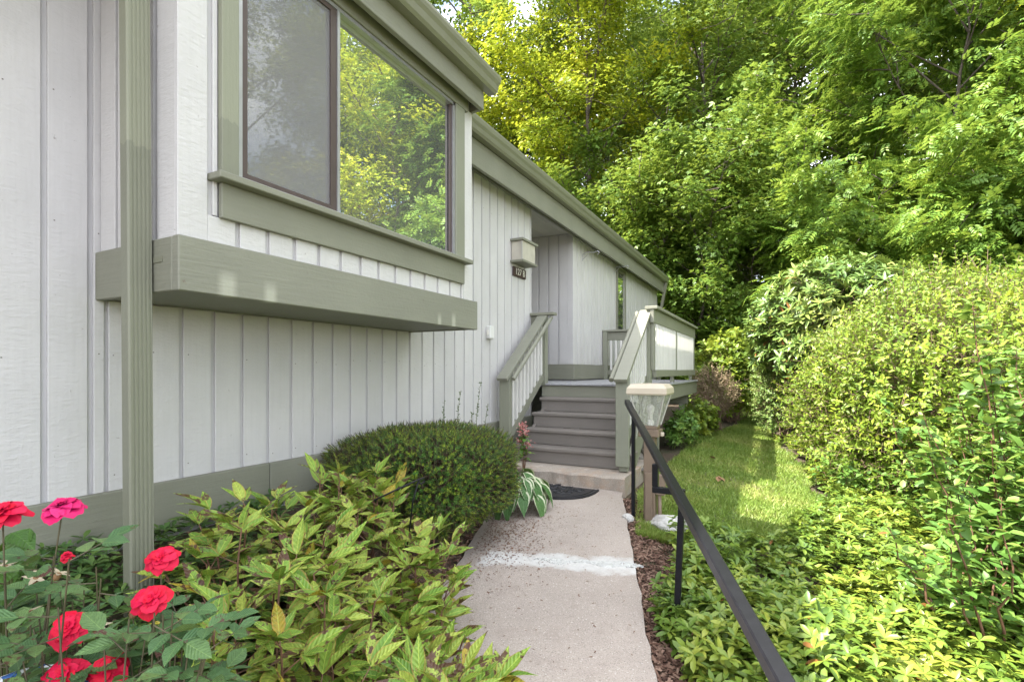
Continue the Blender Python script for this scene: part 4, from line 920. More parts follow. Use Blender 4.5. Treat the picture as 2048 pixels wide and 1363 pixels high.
# near shrub with long upright shoots
def upright(name, base, n, h, spread, seed, label, lean=0.25, lsize=0.085, bare=0.35, mat='viburnum', stem='redstem', group=None):
    r = np.random.default_rng(seed); root = empty(name, base, label, 'shrub', group); ch = []; P = []; D = []; N = []; S = []
    for i in range(n):
        th = r.random() * 6.283; rr_ = spread * math.sqrt(r.random()); b = np.array([math.cos(th) * rr_ * 0.45, math.sin(th) * rr_ * 0.45, -0.03])
        hh = h * r.uniform(0.45, 1.1); tip = np.array([math.cos(th) * (rr_ + lean * hh * r.random()), math.sin(th) * (rr_ + lean * hh * r.random()), hh]) + r.normal(size=3) * 0.08
        k = np.linspace(0, 1, 8)[:, None]; Q = b * (1 - k) + tip * k; Q[1:-1] += r.normal(size=(6, 3)) * 0.02; ch.append((Q, np.linspace(0.009, 0.0025, 8)))
        m = int(hh * (1 - bare) / 0.042)
        for j in range(m):
            t = bare + (1 - bare) * (j + 0.5) / m; q = b * (1 - t) + tip * t; a = j * 1.57 + r.random() * 0.5
            for sgn in (0, math.pi):
                dd = np.array([math.cos(a + sgn), math.sin(a + sgn), 0.25 + 0.3 * r.normal()]); 
                if r.random() < 0.35:      # side twig
                    e = q + unit(dd) * r.uniform(0.08, 0.22) * (1.2 - t); ch.append((np.stack([q, e]), (0.003, 0.0015)))
                    for m2 in range(4): P.append(q + (e - q) * (0.4 + 0.2 * m2)); d2 = unit(dd) + r.normal(size=3) * 0.6; D.append(d2); N.append(np.array([0, 0, 1.0]) + r.normal(size=3) * 0.35); S.append(lsize * r.uniform(0.6, 1.1))
                P.append(q); D.append(dd); N.append(np.array([0, 0, 1.0]) + r.normal(size=3) * 0.35); S.append(lsize * r.uniform(0.7, 1.25) * (1.15 - 0.4 * t))
    V, F = place_tmpl(leaf_tmpl(0.31, (0, 0.25, 0.6, 0.85, 1), 0.3, 0.2), P, D, N, S); link('foliage', np_mesh('foliage', V, F, [mat], smooth=True), root)
    V, F = tubes_np(ch, 5); link('stems', np_mesh('stems', V, F, [stem], smooth=True), root); return root
upright('viburnum', (1.40, 4.15, g(1.40, 4.15)), 34, 1.75, 0.55, 21, 'young shrub with long reddish bare stems rising from the ground cover', lean=0.12, bare=0.30)
upright('viburnum', (0.98, 3.55, g(0.98, 3.55)), 16, 1.05, 0.38, 26, 'short leafy shoots in front of the reddish bare stems', lean=0.25, bare=0.35)
upright('viburnum', (1.95, 3.75, g(1.95, 3.75)), 34, 2.0, 0.6, 22, 'taller broad-leaved shrub crowding behind the reddish bare stems', lean=0.15, bare=0.25)
upright('viburnum', (1.55, 5.6, g(1.55, 5.6)), 26, 1.35, 0.5, 23, 'broad-leaved shrub in front of the huge sunlit one', lean=0.2, bare=0.2)
upright('viburnum', (0.85, 6.9, g(0.85, 6.9)), 22, 0.5, 0.5, 24, 'knee-high leafy bush where lawn meets ground cover', lean=0.3, bare=0.1)
upright('viburnum', (2.6, 7.0, g(2.6, 7.0)), 22, 2.6, 0.8, 25, 'very tall thin shoots standing up out of the hedge', lean=0.1, bare=0.35, mat='hedge', stem='twig')

# pachysandra carpet
def in_pachy(x, y):
    e = xr(y)
    inner = (x > e + 0.16 + 0.10 * np.sin(y * 4.0) + 0.12 * np.clip(y - 3.0, 0, 2)) & (y < 4.10) & (y > 0.5)
    far = (x > lawn_r(y) + 0.02 + 0.08 * np.sin(y * 6)) & (y >= 3.9) & (y < 10.4)
    return (inner | far) & (x < 5.2) & ~((y > 3.9) & (y < 4.7) & (x > lawn_l(y) + 0.1) & (x < lawn_r(y)))
n = 36000; px = rng.uniform(-1.4, 5.2, n); py = rng.uniform(0.6, 10.4, n); ok = in_pachy(px, py); px, py = px[ok], py[ok]
dep = np.sqrt(px ** 2 + py ** 2); ok = rng.random(len(px)) < np.clip(5.0 / dep, 0.55, 1.0) * (0.80 + 0.35 * np.sin(px * 2.3 + 2) * np.sin(py * 2.9 + px)); px, py = px[ok], py[ok]
hgt = 0.11 + 0.08 * np.sin(px * 3.3 + 1) * np.sin(py * 2.9) + rng.uniform(-0.05, 0.07, len(px))
p = np.stack([px, py, gz(px, py) + hgt], 1); d = unit(np.stack([rng.normal(size=len(px)) * 0.35, rng.normal(size=len(px)) * 0.35, np.ones(len(px))], 1))
T_pachy = leaf_tmpl(0.20, (0, 0.45, 0.78, 1), 0.35, 0.22, power=1.35)
(V1, F1), (pp, ax, L) = leafy_shoots(p, d, rng, T_pachy, 7, 0.03, 0.066, up=0.6, whorl=True, jitter=0.30, spread=1.0)
(V2, F2), _ = leafy_shoots(p - np.array([0, 0, 0.035]), d, rng, T_pachy, 5, 0.02, 0.070, up=0.6, whorl=True, jitter=0.2, spread=1.3)
tag(link('pachysandra', np_mesh('pachysandra', np.concatenate([V1, V2]), np.concatenate([F1, F2 + len(V1)]), ['pachy'])), 'glossy green ground cover of whorled leaves beside the walk', 'ground cover', kind='stuff')
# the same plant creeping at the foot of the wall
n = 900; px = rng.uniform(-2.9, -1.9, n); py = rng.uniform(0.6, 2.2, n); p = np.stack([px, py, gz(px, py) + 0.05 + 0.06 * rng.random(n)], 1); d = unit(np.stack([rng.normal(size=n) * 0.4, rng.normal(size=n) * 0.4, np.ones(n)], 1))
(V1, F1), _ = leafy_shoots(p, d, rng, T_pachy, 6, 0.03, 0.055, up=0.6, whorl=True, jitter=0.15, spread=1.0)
M['pachy_dark'] = leafmat('dark_ground_ivy_leaf', [(0.035, 0.085, 0.022), (0.06, 0.12, 0.03), (0.09, 0.15, 0.035)], trans=0.2)  # darker greens than the main carpet
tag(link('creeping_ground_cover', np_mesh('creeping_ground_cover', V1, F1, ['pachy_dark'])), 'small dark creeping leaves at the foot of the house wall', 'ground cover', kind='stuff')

# lawn grass
n = 150000; py = 3.95 + 13 * rng.random(n) ** 1.6; t = rng.random(n); px = lawn_l(py) * (1 - t) + (lawn_r(py) + 0.06 * np.sin(py * 7)) * t
den = np.sin(px * 5 + np.sin(py * 3)) * np.sin(py * 4.1 + px) ; ok = rng.random(len(px)) < 0.70 + 0.30 * den; px, py = px[ok], py[ok]; n = len(px)
p = np.stack([px, py, gz(px, py) + 0.010], 1); d = unit(np.stack([rng.normal(size=n) * 0.7, rng.normal(size=n) * 0.7, np.full(n, 0.8)], 1))
T_blade = (np.array([(-0.11, 0, 0), (0.11, 0, 0), (0, 1, -0.15)], float), np.array([(0, 1, 2)]))
V, F = place_tmpl(T_blade, p, d, rng.normal(size=(n, 3)), rng.uniform(0.022, 0.050, n) * (1 + 0.05 * py))
tag(link('grass', np_mesh('grass', V, F, ['grass'])), 'short patchy mown grass of the side lawn', 'grass', kind='stuff')
# bark chips along the walk, needle litter on it
n = 9000; py = rng.uniform(0.5, 4.9, n); px = xr(py) + 0.01 + np.abs(rng.normal(size=n)) * 0.20; n2 = 9000
py2 = rng.uniform(0.4, 4.9, n2); px2 = np.maximum(xr(py2) - WALKW - 0.02 - np.abs(rng.normal(size=n2)) * 0.5, -2.93)
px = np.concatenate([px, px2]); py = np.concatenate([py, py2]); n = len(px)
p = np.stack([px, py, gz(px, py) + rng.uniform(0.002, 0.02, n)], 1); d = unit(np.stack([rng.normal(size=n), rng.normal(size=n), rng.normal(size=n) * 0.3], 1))
T_chip = (np.array([(-0.14, 0, 0), (0.14, 0.05, 0.03), (0.12, 1, 0), (-0.12, 0.95, 0.05), (0, 0.5, 0.16)], float), np.array([(0, 1, 4), (1, 2, 4), (2, 3, 4), (3, 0, 4)]))
V, F = place_tmpl(T_chip, p, d, np.array([[0, 0, 1.0]]) + rng.normal(size=(n, 3)) * 0.4, rng.uniform(0.015, 0.05, n))
tag(link('bark_mulch', np_mesh('bark_mulch', V, F, ['bark_mulch'])), 'shredded brown bark mulch bordering the walk', 'mulch', kind='stuff')
n = 2600; t = np.abs(rng.normal(size=n)) * 0.28; py = 3.65 + rng.normal(size=n) * 0.45; px = xr(py) - WALKW + 0.06 + t; ok = (px < xr(py) - 0.02) & (py < 4.9); px, py = px[ok], py[ok]
px = np.concatenate([px, rng.uniform(-1.9, -0.6, 260)]); py = np.concatenate([py, rng.uniform(2.1, 4.9, 260)]); ok = (px < xr(py) - 0.03) & (px > xr(py) - WALKW + 0.02); px, py = px[ok], py[ok]; n = len(px)
p = np.stack([px, py, wz(py) + 0.003], 1); d = unit(np.stack([rng.normal(size=n), rng.normal(size=n), rng.normal(size=n) * 0.06], 1))
V, F = place_tmpl(T_chip, p, d, np.tile([[0, 0, 1.0]], (n, 1)), rng.uniform(0.006, 0.020, n)); tag(link('needle_litter', np_mesh('needle_litter', V, F, ['litter'])), 'fallen brown needles and crumbs on the concrete', 'litter', kind='stuff')

# ------------------------------------------------------------------ yew by the wall
yb = (-2.40, 3.16, -1.12)
yew = empty('yew_bush', yb, 'clipped dark green yew bush with fresh light tips between wall and walk', 'shrub')
r = np.random.default_rng(31); n = 8600
d = unit(r.normal(size=(n * 2, 3))); d = d[d[:, 2] > -0.75][:n]; n = len(d)
e = 3.0; sup = (np.abs(d[:, 0]) ** e + np.abs(d[:, 1]) ** e + np.abs(d[:, 2]) ** e) ** (-1 / e)
lump = 1 + 0.05 * np.sin(d[:, 0] * 7 + 1) * np.sin(d[:, 1] * 6) + 0.04 * np.sin(d[:, 2] * 9 + d[:, 0] * 5)
t = np.where(r.random(n) < 0.78, r.uniform(0.93, 1.02, n), r.uniform(0.6, 0.93, n))
p = d * np.array([0.58, 0.66, 0.35]) * (sup * lump * t)[:, None] + np.array([0, 0, 0.30])
p[:, 0] += 0.10 * (p[:, 1] < 0) * p[:, 1]
hz = gz(p[:, 0] + yb[0], p[:, 1] + yb[1]) - yb[2]; p[:, 2] = np.maximum(p[:, 2], hz + 0.03)
wl = p[:, 0] > -0.57; p, d, t = p[wl], d[wl], t[wl]; n = len(p)
ax = unit(d * 0.9 + np.array([0, 0, 0.35]) + r.normal(size=(n, 3)) * 0.45)
ref = unit(np.cross(ax, r.normal(size=(n, 3)))); ref2 = np.cross(ax, ref); P, D, N, S, K = [], [], [], [], []
tip = (t > 0.93) & (r.random(n) < 0.62)
for k in range(16):
    th = k * 2.4; o = ref * math.cos(th) + ref2 * math.sin(th); f = (k + 0.5) / 16
    P.append(p + ax * (0.048 * f)); D.append(unit(o * (1.0 - 0.35 * f) + ax * (0.30 + 0.5 * f) + r.normal(size=(n, 3)) * 0.1)); N.append(ax + 0.01); S.append(np.where(tip, 0.017, 0.020) * r.uniform(0.8, 1.2, n)); K.append((tip & (f > 0.45)).astype(int))
V, F = place_tmpl(T_needle, np.concatenate(P), np.concatenate(D), np.concatenate(N), np.concatenate(S))
link('foliage', np_mesh('foliage', V, F, ['yew', 'yewtip'], np.concatenate(K)), yew)
V, F = tubes_np(stems_to((0, 0, -0.05), p, r, 160, 0.016, 0.08) + twigs(p, ax, np.full(n, 0.07), 0.0025, 0.06), 4); link('stems', np_mesh('stems', V, F, ['darktwig']), yew)

# ------------------------------------------------------------------ big-leaf plants: every leaf an object
def leaf_mesh(name, mat, *a, **k):
    v, f = leaf_tmpl(*a, **k); return np_mesh(name, v, f, [mat], smooth=True)
PEONY = [leaf_mesh('leaflet', 'peony', 0.16, (0, 0.12, 0.3, 0.5, 0.7, 0.88, 1), 0.35, dr_, wave=wv) for dr_, wv in ((0.08, 0.0), (0.18, 0.01), (0.30, 0.012), (0.14, 0.015))]
ROSE = [leaf_mesh('leaflet', 'roseleaf', 0.30, (0, 0.15, 0.4, 0.65, 0.87, 1), 0.25, dr_, power=0.9) for dr_ in (0.1, 0.22, 0.05)]
HOSTA = [leaf_mesh('leaf', 'hosta', 0.27, (0, 0.08, 0.2, 0.38, 0.58, 0.78, 0.92, 1), 0.4, dr_, power=0.72) for dr_ in (0.35, 0.5)]
BROAD = [leaf_mesh('leaf', 'broadleaf', 0.33, (0, 0.15, 0.35, 0.6, 0.83, 1), 0.25, 0.3)]
def put_leaf(name, meshes, parent, loc, d, nrm, s, i):
    o = link(name, meshes[i % len(meshes)], parent, loc); o.rotation_euler = rot_of(d, nrm).to_euler(); o.scale = (s, s, s); return o
def peony(base, seed, label, nst=13, h=0.58, lean=0.55, cap=290):
    r = random.Random(seed); root = empty('peony_plant', base, label, 'plant', 'peony plants in the bed'); ch = []; cnt = 0
    for i in range(nst):
        th = i * 2.4 + r.random() * 0.8; ln = lean * (0.15 + 0.85 * (i + 0.5) / nst); hh = h * r.uniform(0.82, 1.08) * (1 - 0.30 * (i / nst) ** 2)
        b = Vector((math.cos(th) * 0.07, math.sin(th) * 0.07, -0.04)); tp = Vector((math.cos(th) * ln * h, math.sin(th) * ln * h, hh))
        pts = [b.lerp(tp, t) + Vector((math.cos(th), math.sin(th), 0)) * 0.05 * math.sin(t * 3.14) for t in (0, 0.25, 0.5, 0.75, 1)]
        ch.append((np.array(pts), np.linspace(0.006, 0.0035, 5)))
        for j in range(6):
            if cnt > cap: break
            t = 0.50 + 0.50 * (j + 1) / 6; q = b.lerp(tp, t) + Vector((math.cos(th), math.sin(th), 0)) * 0.05 * math.sin(t * 3.14)
            a = j * 2.4 + r.random() + th; el = 0.22 + 0.55 * t ** 3 + r.uniform(-0.2, 0.2)
            pd = Vector((math.cos(a) * math.cos(el), math.sin(a) * math.cos(el), math.sin(el))); pl = r.uniform(0.05, 0.12) * (1.25 - 0.6 * t); e = q + pd * pl
            ch.append((np.array([q, e]), np.array([0.0026, 0.0018])))
            side = pd.cross(Vector((0, 0, 1))).normalized(); ls = r.uniform(0.12, 0.175)
            for sgn in (0, -1, 1) + ((-2, 2) if r.random() < 0.35 else ()):
                dd = (pd + side * sgn * (0.75 if abs(sgn) == 1 else 0.85) + Vector((0, 0, 0.1 + r.uniform(-0.2, 0.25)))).normalized()
                nr = Vector((0, 0, 1)) + Vector((r.gauss(0.12, 0.3), r.gauss(-0.12, 0.3), 0))
                put_leaf('leaflet', PEONY, root, e, dd, nr, ls * (1.0 if sgn == 0 else r.uniform(0.75, 0.95)), r.randrange(4)); cnt += 1
    V, F = tubes_np(ch, 5); link('stems', np_mesh('stems', V, F, ['redstem']), root)
for i, (x, y, h, ln, ns, lab) in enumerate((
        (-1.62, 1.30, 0.60, 0.75, 14, 'peony with blotched leaves reaching over the edge of the walk'), (-1.20, 1.05, 0.52, 0.75, 13, 'peony with purple-brown leaf spots beside the red roses'),
        (-2.10, 1.52, 0.55, 0.75, 13, 'yellowing peony close to the downspout and skirt board'), (-2.22, 2.15, 0.56, 0.7, 13, 'peony between the skirt board and the yew bush'),
        (-1.76, 2.04, 0.50, 0.80, 15, 'peony sprawling in front of the yew bush'), (-1.06, 1.42, 0.42, 0.62, 12, 'low peony spreading onto the concrete walk'), (-1.52, 1.72, 0.46, 0.75, 14, 'peony with reddish tips filling the bed beside the mulch'))):
    peony((x, y, g(x, y)), 40 + i, lab, ns, h, ln)

def rose_bush(base, seed, label, tips, flowers, withered=()):
    """tips: shoot ends relative to the eye; flowers: (point, facing, size, material)"""
    r = random.Random(seed); root = empty('rose_bush', base, label, 'rose bush', 'rose bushes in the bed'); b0 = Vector(base); ch = []; cnt = 0
    ends = [Vector(t) for t in tips] + [Vector(f[0]) for f in flowers] + [Vector(w_) for w_ in withered]
    for i, e in enumerate(ends):
        e = e - b0; b = Vector((r.uniform(-0.05, 0.05), r.uniform(-0.05, 0.05), -0.04)); pts = []
        for t in (0, 0.2, 0.4, 0.6, 0.8, 1.0):
            q = b.lerp(e, t); q.x = b.x + (e.x - b.x) * t ** 1.25; q.y = b.y + (e.y - b.y) * t ** 1.25; pts.append(q)
        ch.append((np.array(pts), np.linspace(0.0034, 0.0015, 6))); L = e.length; npl = max(3, int(58 / len(ends)))
        for j in range(npl):
            if cnt > 290: break
            t = (0.50 if i < len(tips) else 0.38) + (0.50 if i < len(tips) else 0.54) * (j + 0.6 + r.random() * 0.4) / npl; q = b.lerp(e, t); q.x = b.x + (e.x - b.x) * t ** 1.25; q.y = b.y + (e.y - b.y) * t ** 1.25
            a = j * 2.4 + r.random() + i; pd = Vector((math.cos(a), math.sin(a), r.uniform(-0.35, 0.5))).normalized(); ln = r.uniform(0.055, 0.09); tip = q + pd * ln
            ch.append((np.array([q, tip]), np.array([0.0016, 0.0011]))); side = pd.cross(Vector((0, 0, 1))).normalized(); s = r.uniform(0.042, 0.062)
            for (f, sg) in ((1.0, 0), (0.85, 1), (0.85, -1), (0.45, 1), (0.45, -1)):
                dd = pd if sg == 0 else (side * sg + pd * 0.45).normalized(); nr = Vector((r.gauss(0.15, 0.4), r.gauss(-0.2, 0.4), 1))
                put_leaf('leaflet', ROSE, root, q + pd * ln * f, dd, nr, s * (1.15 if sg == 0 else 1.0), r.randrange(3)); cnt += 1
    V, F = tubes_np(ch, 5); link('stems', np_mesh('stems', V, F, ['rosestem']), root)
    for (pt, face, size, mt) in flowers:
        face = Vector(face).normalized(); Rf = rot_of((face.cross(Vector((0.3, 0.9, 0.1)))).normalized(), face)
        fl = link('flower', CALYX, root, Vector(pt) - b0); fl.rotation_euler = Rf.to_euler()
        for ring, (cntp, tilt_, sc, up) in enumerate(((6, -0.05, 0.98, 0.0), (6, 0.22, 0.88, 0.003), (6, 0.50, 0.66, 0.006), (5, 0.85, 0.46, 0.009), (4, 1.2, 0.32, 0.010))):
            for k in range(cntp):
                a = 2 * math.pi * (k + 0.5 * ring) / cntp + r.uniform(-0.15, 0.15); tl = tilt_ + r.uniform(-0.14, 0.14)
                dd = Vector((math.cos(a) * math.cos(tl), math.sin(a) * math.cos(tl), math.sin(tl))); nn = Vector((-math.cos(a) * math.sin(tl), -math.sin(a) * math.sin(tl), math.cos(tl)))
                o = link('petal', PETAL[mt][(k + ring) % 3], fl, (0, 0, up)); o.rotation_euler = rot_of(dd, nn).to_euler(); s = size * 0.84 * sc * r.uniform(0.85, 1.12); o.scale = (s * r.uniform(0.85, 1.1), s, s * r.uniform(0.8, 1.6))
    for w_ in withered:
        hp = link('withered_hip', HIP, root, Vector(w_) - b0); hp.rotation_euler = (r.uniform(-0.6, 0.6), r.uniform(-0.6, 0.6), r.random() * 6)
        for k in range(5):
            a = k * 1.257; o = link('sepal', SEPAL, hp, (0, 0, 0.004)); o.rotation_euler = rot_of((math.cos(a), math.sin(a), 0.25), (0, 0, 1)).to_euler(); o.scale = (0.026,) * 3
def petal_mesh(mat, seed):
    rr = random.Random(seed); v = []; f = []; nu, nv = 7, 6
    for i in range(nv):
        t = i / (nv - 1); hw = 0.10 + 0.50 * math.sin(min(1, t) * math.pi * 0.66) ** 1.1 * (1 if t < 0.6 else 1 - ((t - 0.6) / 0.4) ** 2.0 * 0.55)
        for j in range(nu):
            u = j / (nu - 1) * 2 - 1; y = t + (0.13 * (1 - abs(u)) ** 1.2 if i == nv - 1 else 0); z = 0.20 * u * u * (1 - t) + 0.12 * math.sin(t * 3) - 0.22 * t ** 3 + 0.05 * math.sin(u * 4 + seed * 2 + t * 3) * t
            v.append((u * hw, y, z))
    for i in range(nv - 1):
        for j in range(nu - 1): a = i * nu + j; f.append((a, a + 1, a + nu + 1, a + nu))
    return np_mesh('petal', np.array(v), np.array(f), [mat], smooth=True)
PETAL = {m: [petal_mesh(m, s) for s in range(3)] for m in ('petal_red', 'petal_pink')}
CALYX = MB().lathe([(0.001, -0.016), (0.006, -0.012), (0.007, -0.004), (0.004, 0.004), (0.001, 0.005)], (0, 0, 0), 8).mesh('calyx', 'greenstem', smooth=True)
HIP = MB().lathe([(0.001, -0.012), (0.007, -0.008), (0.008, 0.0), (0.005, 0.006), (0.001, 0.006)], (0, 0, 0), 8).mesh('hip', 'drypetal', smooth=True)
SEPAL = np_mesh('sepal', *leaf_tmpl(0.22, (0, 0.35, 0.7, 1), 0.2, 0.1), ['wither'], smooth=True)
FW = Vector((-math.sin(R(YAW)), math.cos(R(YAW)), 0)); RT = Vector((math.cos(R(YAW)), math.sin(R(YAW)), 0))
def at(px, py, d): return FW * d + RT * ((px - 1024) / 1010 * d) + Vector((0, 0, (740 - py) / 1010 * d))
def tipset(seed, n, x0, x1, y0, y1, d0, d1):
    r = random.Random(seed); return [tuple(at(r.uniform(x0, x1), r.uniform(y0, y1), r.uniform(d0, d1))) for _ in range(n)]
TOC = (0.45, -0.55, 0.75)
b1 = at(60, 1500, 1.12); b2 = at(330, 1520, 1.12); b4 = at(190, 1480, 1.2)
rose_bush((b1.x, b1.y, g(b1.x, b1.y)), 61, 'dark-leaved rose bush with a crimson bloom standing above the skirt board', tipset(1, 9, -60, 160, 1110, 1340, 0.98, 1.22),
          [(at(125, 1018, 1.12), (0.15, -0.25, 0.9), 0.044, 'petal_pink'), (at(5, 1030, 1.06), (0.25, -0.35, 0.9), 0.048, 'petal_red'), (at(140, 1256, 1.05), TOC, 0.044, 'petal_red')],
          [at(60, 1225, 1.12), at(10, 1135, 1.1)])
rose_bush((b2.x, b2.y, g(b2.x, b2.y)), 62, 'dark-leaved rose bush with two red blooms in front of the downspout', tipset(2, 11, 250, 420, 1180, 1360, 1.0, 1.2),
          [(at(322, 1118, 1.13), (0.35, -0.5, 0.8), 0.037, 'petal_red'), (at(302, 1200, 1.08), TOC, 0.040, 'petal_red')], [at(265, 1225, 1.12)])
rose_bush((b4.x, b4.y, g(b4.x, b4.y)), 63, 'dark-leaved rose bush with cream withered heads and a tiny red bud', tipset(5, 9, 60, 290, 1130, 1330, 1.08, 1.28),
          [(at(215, 1340, 1.05), TOC, 0.043, 'petal_red'), (at(130, 1352, 1.02), TOC, 0.045, 'petal_red'), (at(134, 1113, 1.25), (0.3, -0.3, 0.8), 0.016, 'petal_red')],
          [at(70, 1158, 1.16), at(115, 1150, 1.16), at(195, 1255, 1.1)])
b5 = at(230, 1560, 1.0)
rose_bush((b5.x, b5.y, g(b5.x, b5.y)), 64, 'flowerless low rose bush in front of the other roses', tipset(8, 15, 20, 430, 1210, 1390, 0.94, 1.08), [], [])
# hydrangea-like broad leaves at the left edge
b3 = at(20, 1180, 1.32); r = random.Random(3)
hy = empty('broad_leaf_plant', (b3.x, b3.y, g(b3.x, b3.y)), 'broad toothed green leaves behind the crimson rose', 'plant'); ch = []
for i in range(30):
    e = at(r.uniform(-60, 75), r.uniform(1040, 1200), r.uniform(1.25, 1.42)) - Vector(hy.location); ch.append((np.array([(r.uniform(-.03, .03), r.uniform(-.03, .03), -0.03), e * 0.6, e]), (0.004, 0.003, 0.002)))
    put_leaf('leaf', BROAD, hy, e, (r.uniform(-0.6, 1), r.uniform(-1, 0.3), r.uniform(-0.3, 0.1)), (0.2, -0.2, 1), r.uniform(0.07, 0.10), 0)
V, F = tubes_np(ch, 4); link('stems', np_mesh('stems', V, F, ['greenstem']), hy)
# hosta beside the mat
hb_ = (-2.08, 4.08, -1.20); r = random.Random(9); hos = empty('hosta', hb_, 'hosta with white-edged leaves beside the door mat', 'plant'); ch = []
for i in range(48):
    th = r.uniform(-2.4, 1.7) if i % 4 else r.random() * 6.28; rad = r.uniform(0.05, 0.22); hh = 0.30 - 0.75 * rad + r.uniform(-0.04, 0.04)
    e = Vector((math.cos(th) * rad, math.sin(th) * rad * 1.3, hh)); ch.append((np.array([(0, 0, -0.02), (e.x * 0.4, e.y * 0.4, hh * 0.8), e]), (0.005, 0.004, 0.003)))
    put_leaf('leaf', HOSTA, hos, e, (math.cos(th), math.sin(th), -0.45 - rad * 2 + r.uniform(-.2, .2)), (math.cos(th) * 0.4, math.sin(th) * 0.4, 1), r.uniform(0.19, 0.26), i)
V, F = tubes_np(ch, 5); link('stems', np_mesh('stems', V, F, ['greenstem']), hos)
# pink flowering plant by the newel
pb = (-2.43, 4.88, -1.08); r = np.random.default_rng(12); pk = empty('pink_flower_plant', pb, 'pink clustered flowers on leafy stems against the stair newel', 'flower'); ch = []
tips = np.array([(-0.02, 0.0, 0.47), (0.03, -0.02, 0.42), (-0.04, -0.02, 0.32), (0.05, 0.0, 0.29), (0.0, -0.03, 0.50), (-0.05, 0.02, 0.40)])
for t in tips: ch.append((np.stack([(0, 0, -0.02), t * 0.5 + r.normal(size=3) * 0.01, t]), (0.004, 0.003, 0.002)))
V, F = tubes_np(ch, 5); link('stems', np_mesh('stems', V, F, ['redstem']), pk)
p = np.repeat(tips, 60, 0) + r.normal(size=(360, 3)) * np.array([0.022, 0.022, 0.014]); V, F = place_tmpl(diamond(0.5), p, r.normal(size=(360, 3)), r.normal(size=(360, 3)) + np.array([0, 0, 1.0]), 0.016); link('blossom', np_mesh('blossom', V, F, ['pinkflower']), pk)
p = np.repeat(tips, 9, 0) * r.uniform(0.3, 0.95, (54, 1)) + r.normal(size=(54, 3)) * 0.01; dd = r.normal(size=(54, 3)); dd[:, 2] *= 0.3; V, F = place_tmpl(T_oval, p, dd, np.tile([[0, 0, 1.0]], (54, 1)), r.uniform(0.05, 0.09, 54)); link('foliage', np_mesh('foliage', V, F, ['viburnum'], smooth=True), pk)
# tall seed spikes behind the yew
for i, (px_, pt_, dd_) in enumerate(((886, 800, 4.9), (917, 780, 5.0), (955, 762, 5.1), (968, 808, 5.2), (938, 825, 4.95))):
    top = at(px_ + 6, pt_, dd_); bot = at(px_ - 8, 930, dd_); bot.z = g(bot.x, bot.y); r = np.random.default_rng(70 + i)
    root = empty('seed_spike', tuple(bot), 'slender green seed spike standing up behind the yew bush', 'weed', 'seed spikes by the wall'); h = np.array(top - bot)
    k = np.linspace(0, 1, 7)[:, None]; P = h * k + np.concatenate([np.sin(k * 5 + i) * 0.012, np.cos(k * 4) * 0.008, k * 0], 1); V, F = tubes_np([(P, np.linspace(0.004, 0.0018, 7))], 5); link('stem', np_mesh('stem', V, F, ['greenstem']), root)
    t = r.uniform(0.45, 1.0, 46)[:, None]; p = h * t + np.concatenate([np.sin(t * 5 + i) * 0.012, np.cos(t * 4) * 0.008, t * 0], 1); d_ = r.normal(size=(46, 3)); d_[:, 2] = 0.6; V, F = place_tmpl(T_small, p, d_, r.normal(size=(46, 3)), r.uniform(0.016, 0.034, 46)); link('leaves', np_mesh('leaves', V, F, ['spike']), root)
# garden hook in the bed
c0 = at(845, 955, 2.7); mb = MB(); hp = [at(748, 1000, 2.55), at(800, 975, 2.62), at(838, 958, 2.7), at(848, 955, 2.7), at(849, 962, 2.7), at(842, 968, 2.7), at(838, 964, 2.7)]
mb.tube(hp, 0.0045, 6); mb.tube([at(838, 959, 2.7), at(826, 1000, 2.7), at(815, 1090, 2.7)], 0.0045, 6)
tag(mb.build('garden_hook', 'black', None, smooth=True, at=tuple(at(815, 1090, 2.7))), 'thin black wire garden hook bent over in front of the yew', 'garden hook')
# glazed pot tucked under the roses
pp_ = at(45, 1395, 1.0)
tag(MB().lathe([(0.001, -0.25), (0.07, -0.25), (0.095, -0.12), (0.10, -0.02), (0.11, 0.0), (0.108, 0.012), (0.095, 0.010), (0.085, -0.03), (0.001, -0.035)], (pp_.x, pp_.y, pp_.z), 28).build('glazed_pot', 'pot', None, smooth=True, at=(pp_.x, pp_.y, pp_.z - 0.25)), 'blue and white glazed pot half hidden under the roses', 'pot')
# a few dry leaves on the lawn and one yellow maple leaf
for i, (x, y) in enumerate(((-0.62, 6.3), (-0.55, 6.35), (-0.80, 7.6))):
    v, f = leaf_tmpl(0.36, (0, 0.2, 0.5, 0.8, 1), 0.6, -0.3); o = link('dry_leaf', np_mesh('dry_leaf', v, f, ['drypetal'], smooth=True), None, (x, y, g(x, y) + 0.03)); o.rotation_euler = (0.2, 0.1, i * 1.3); o.scale = (0.10,) * 3
    tag(o, 'curled tan dry leaf lying on the lawn', 'leaf', 'dry leaves on the lawn')

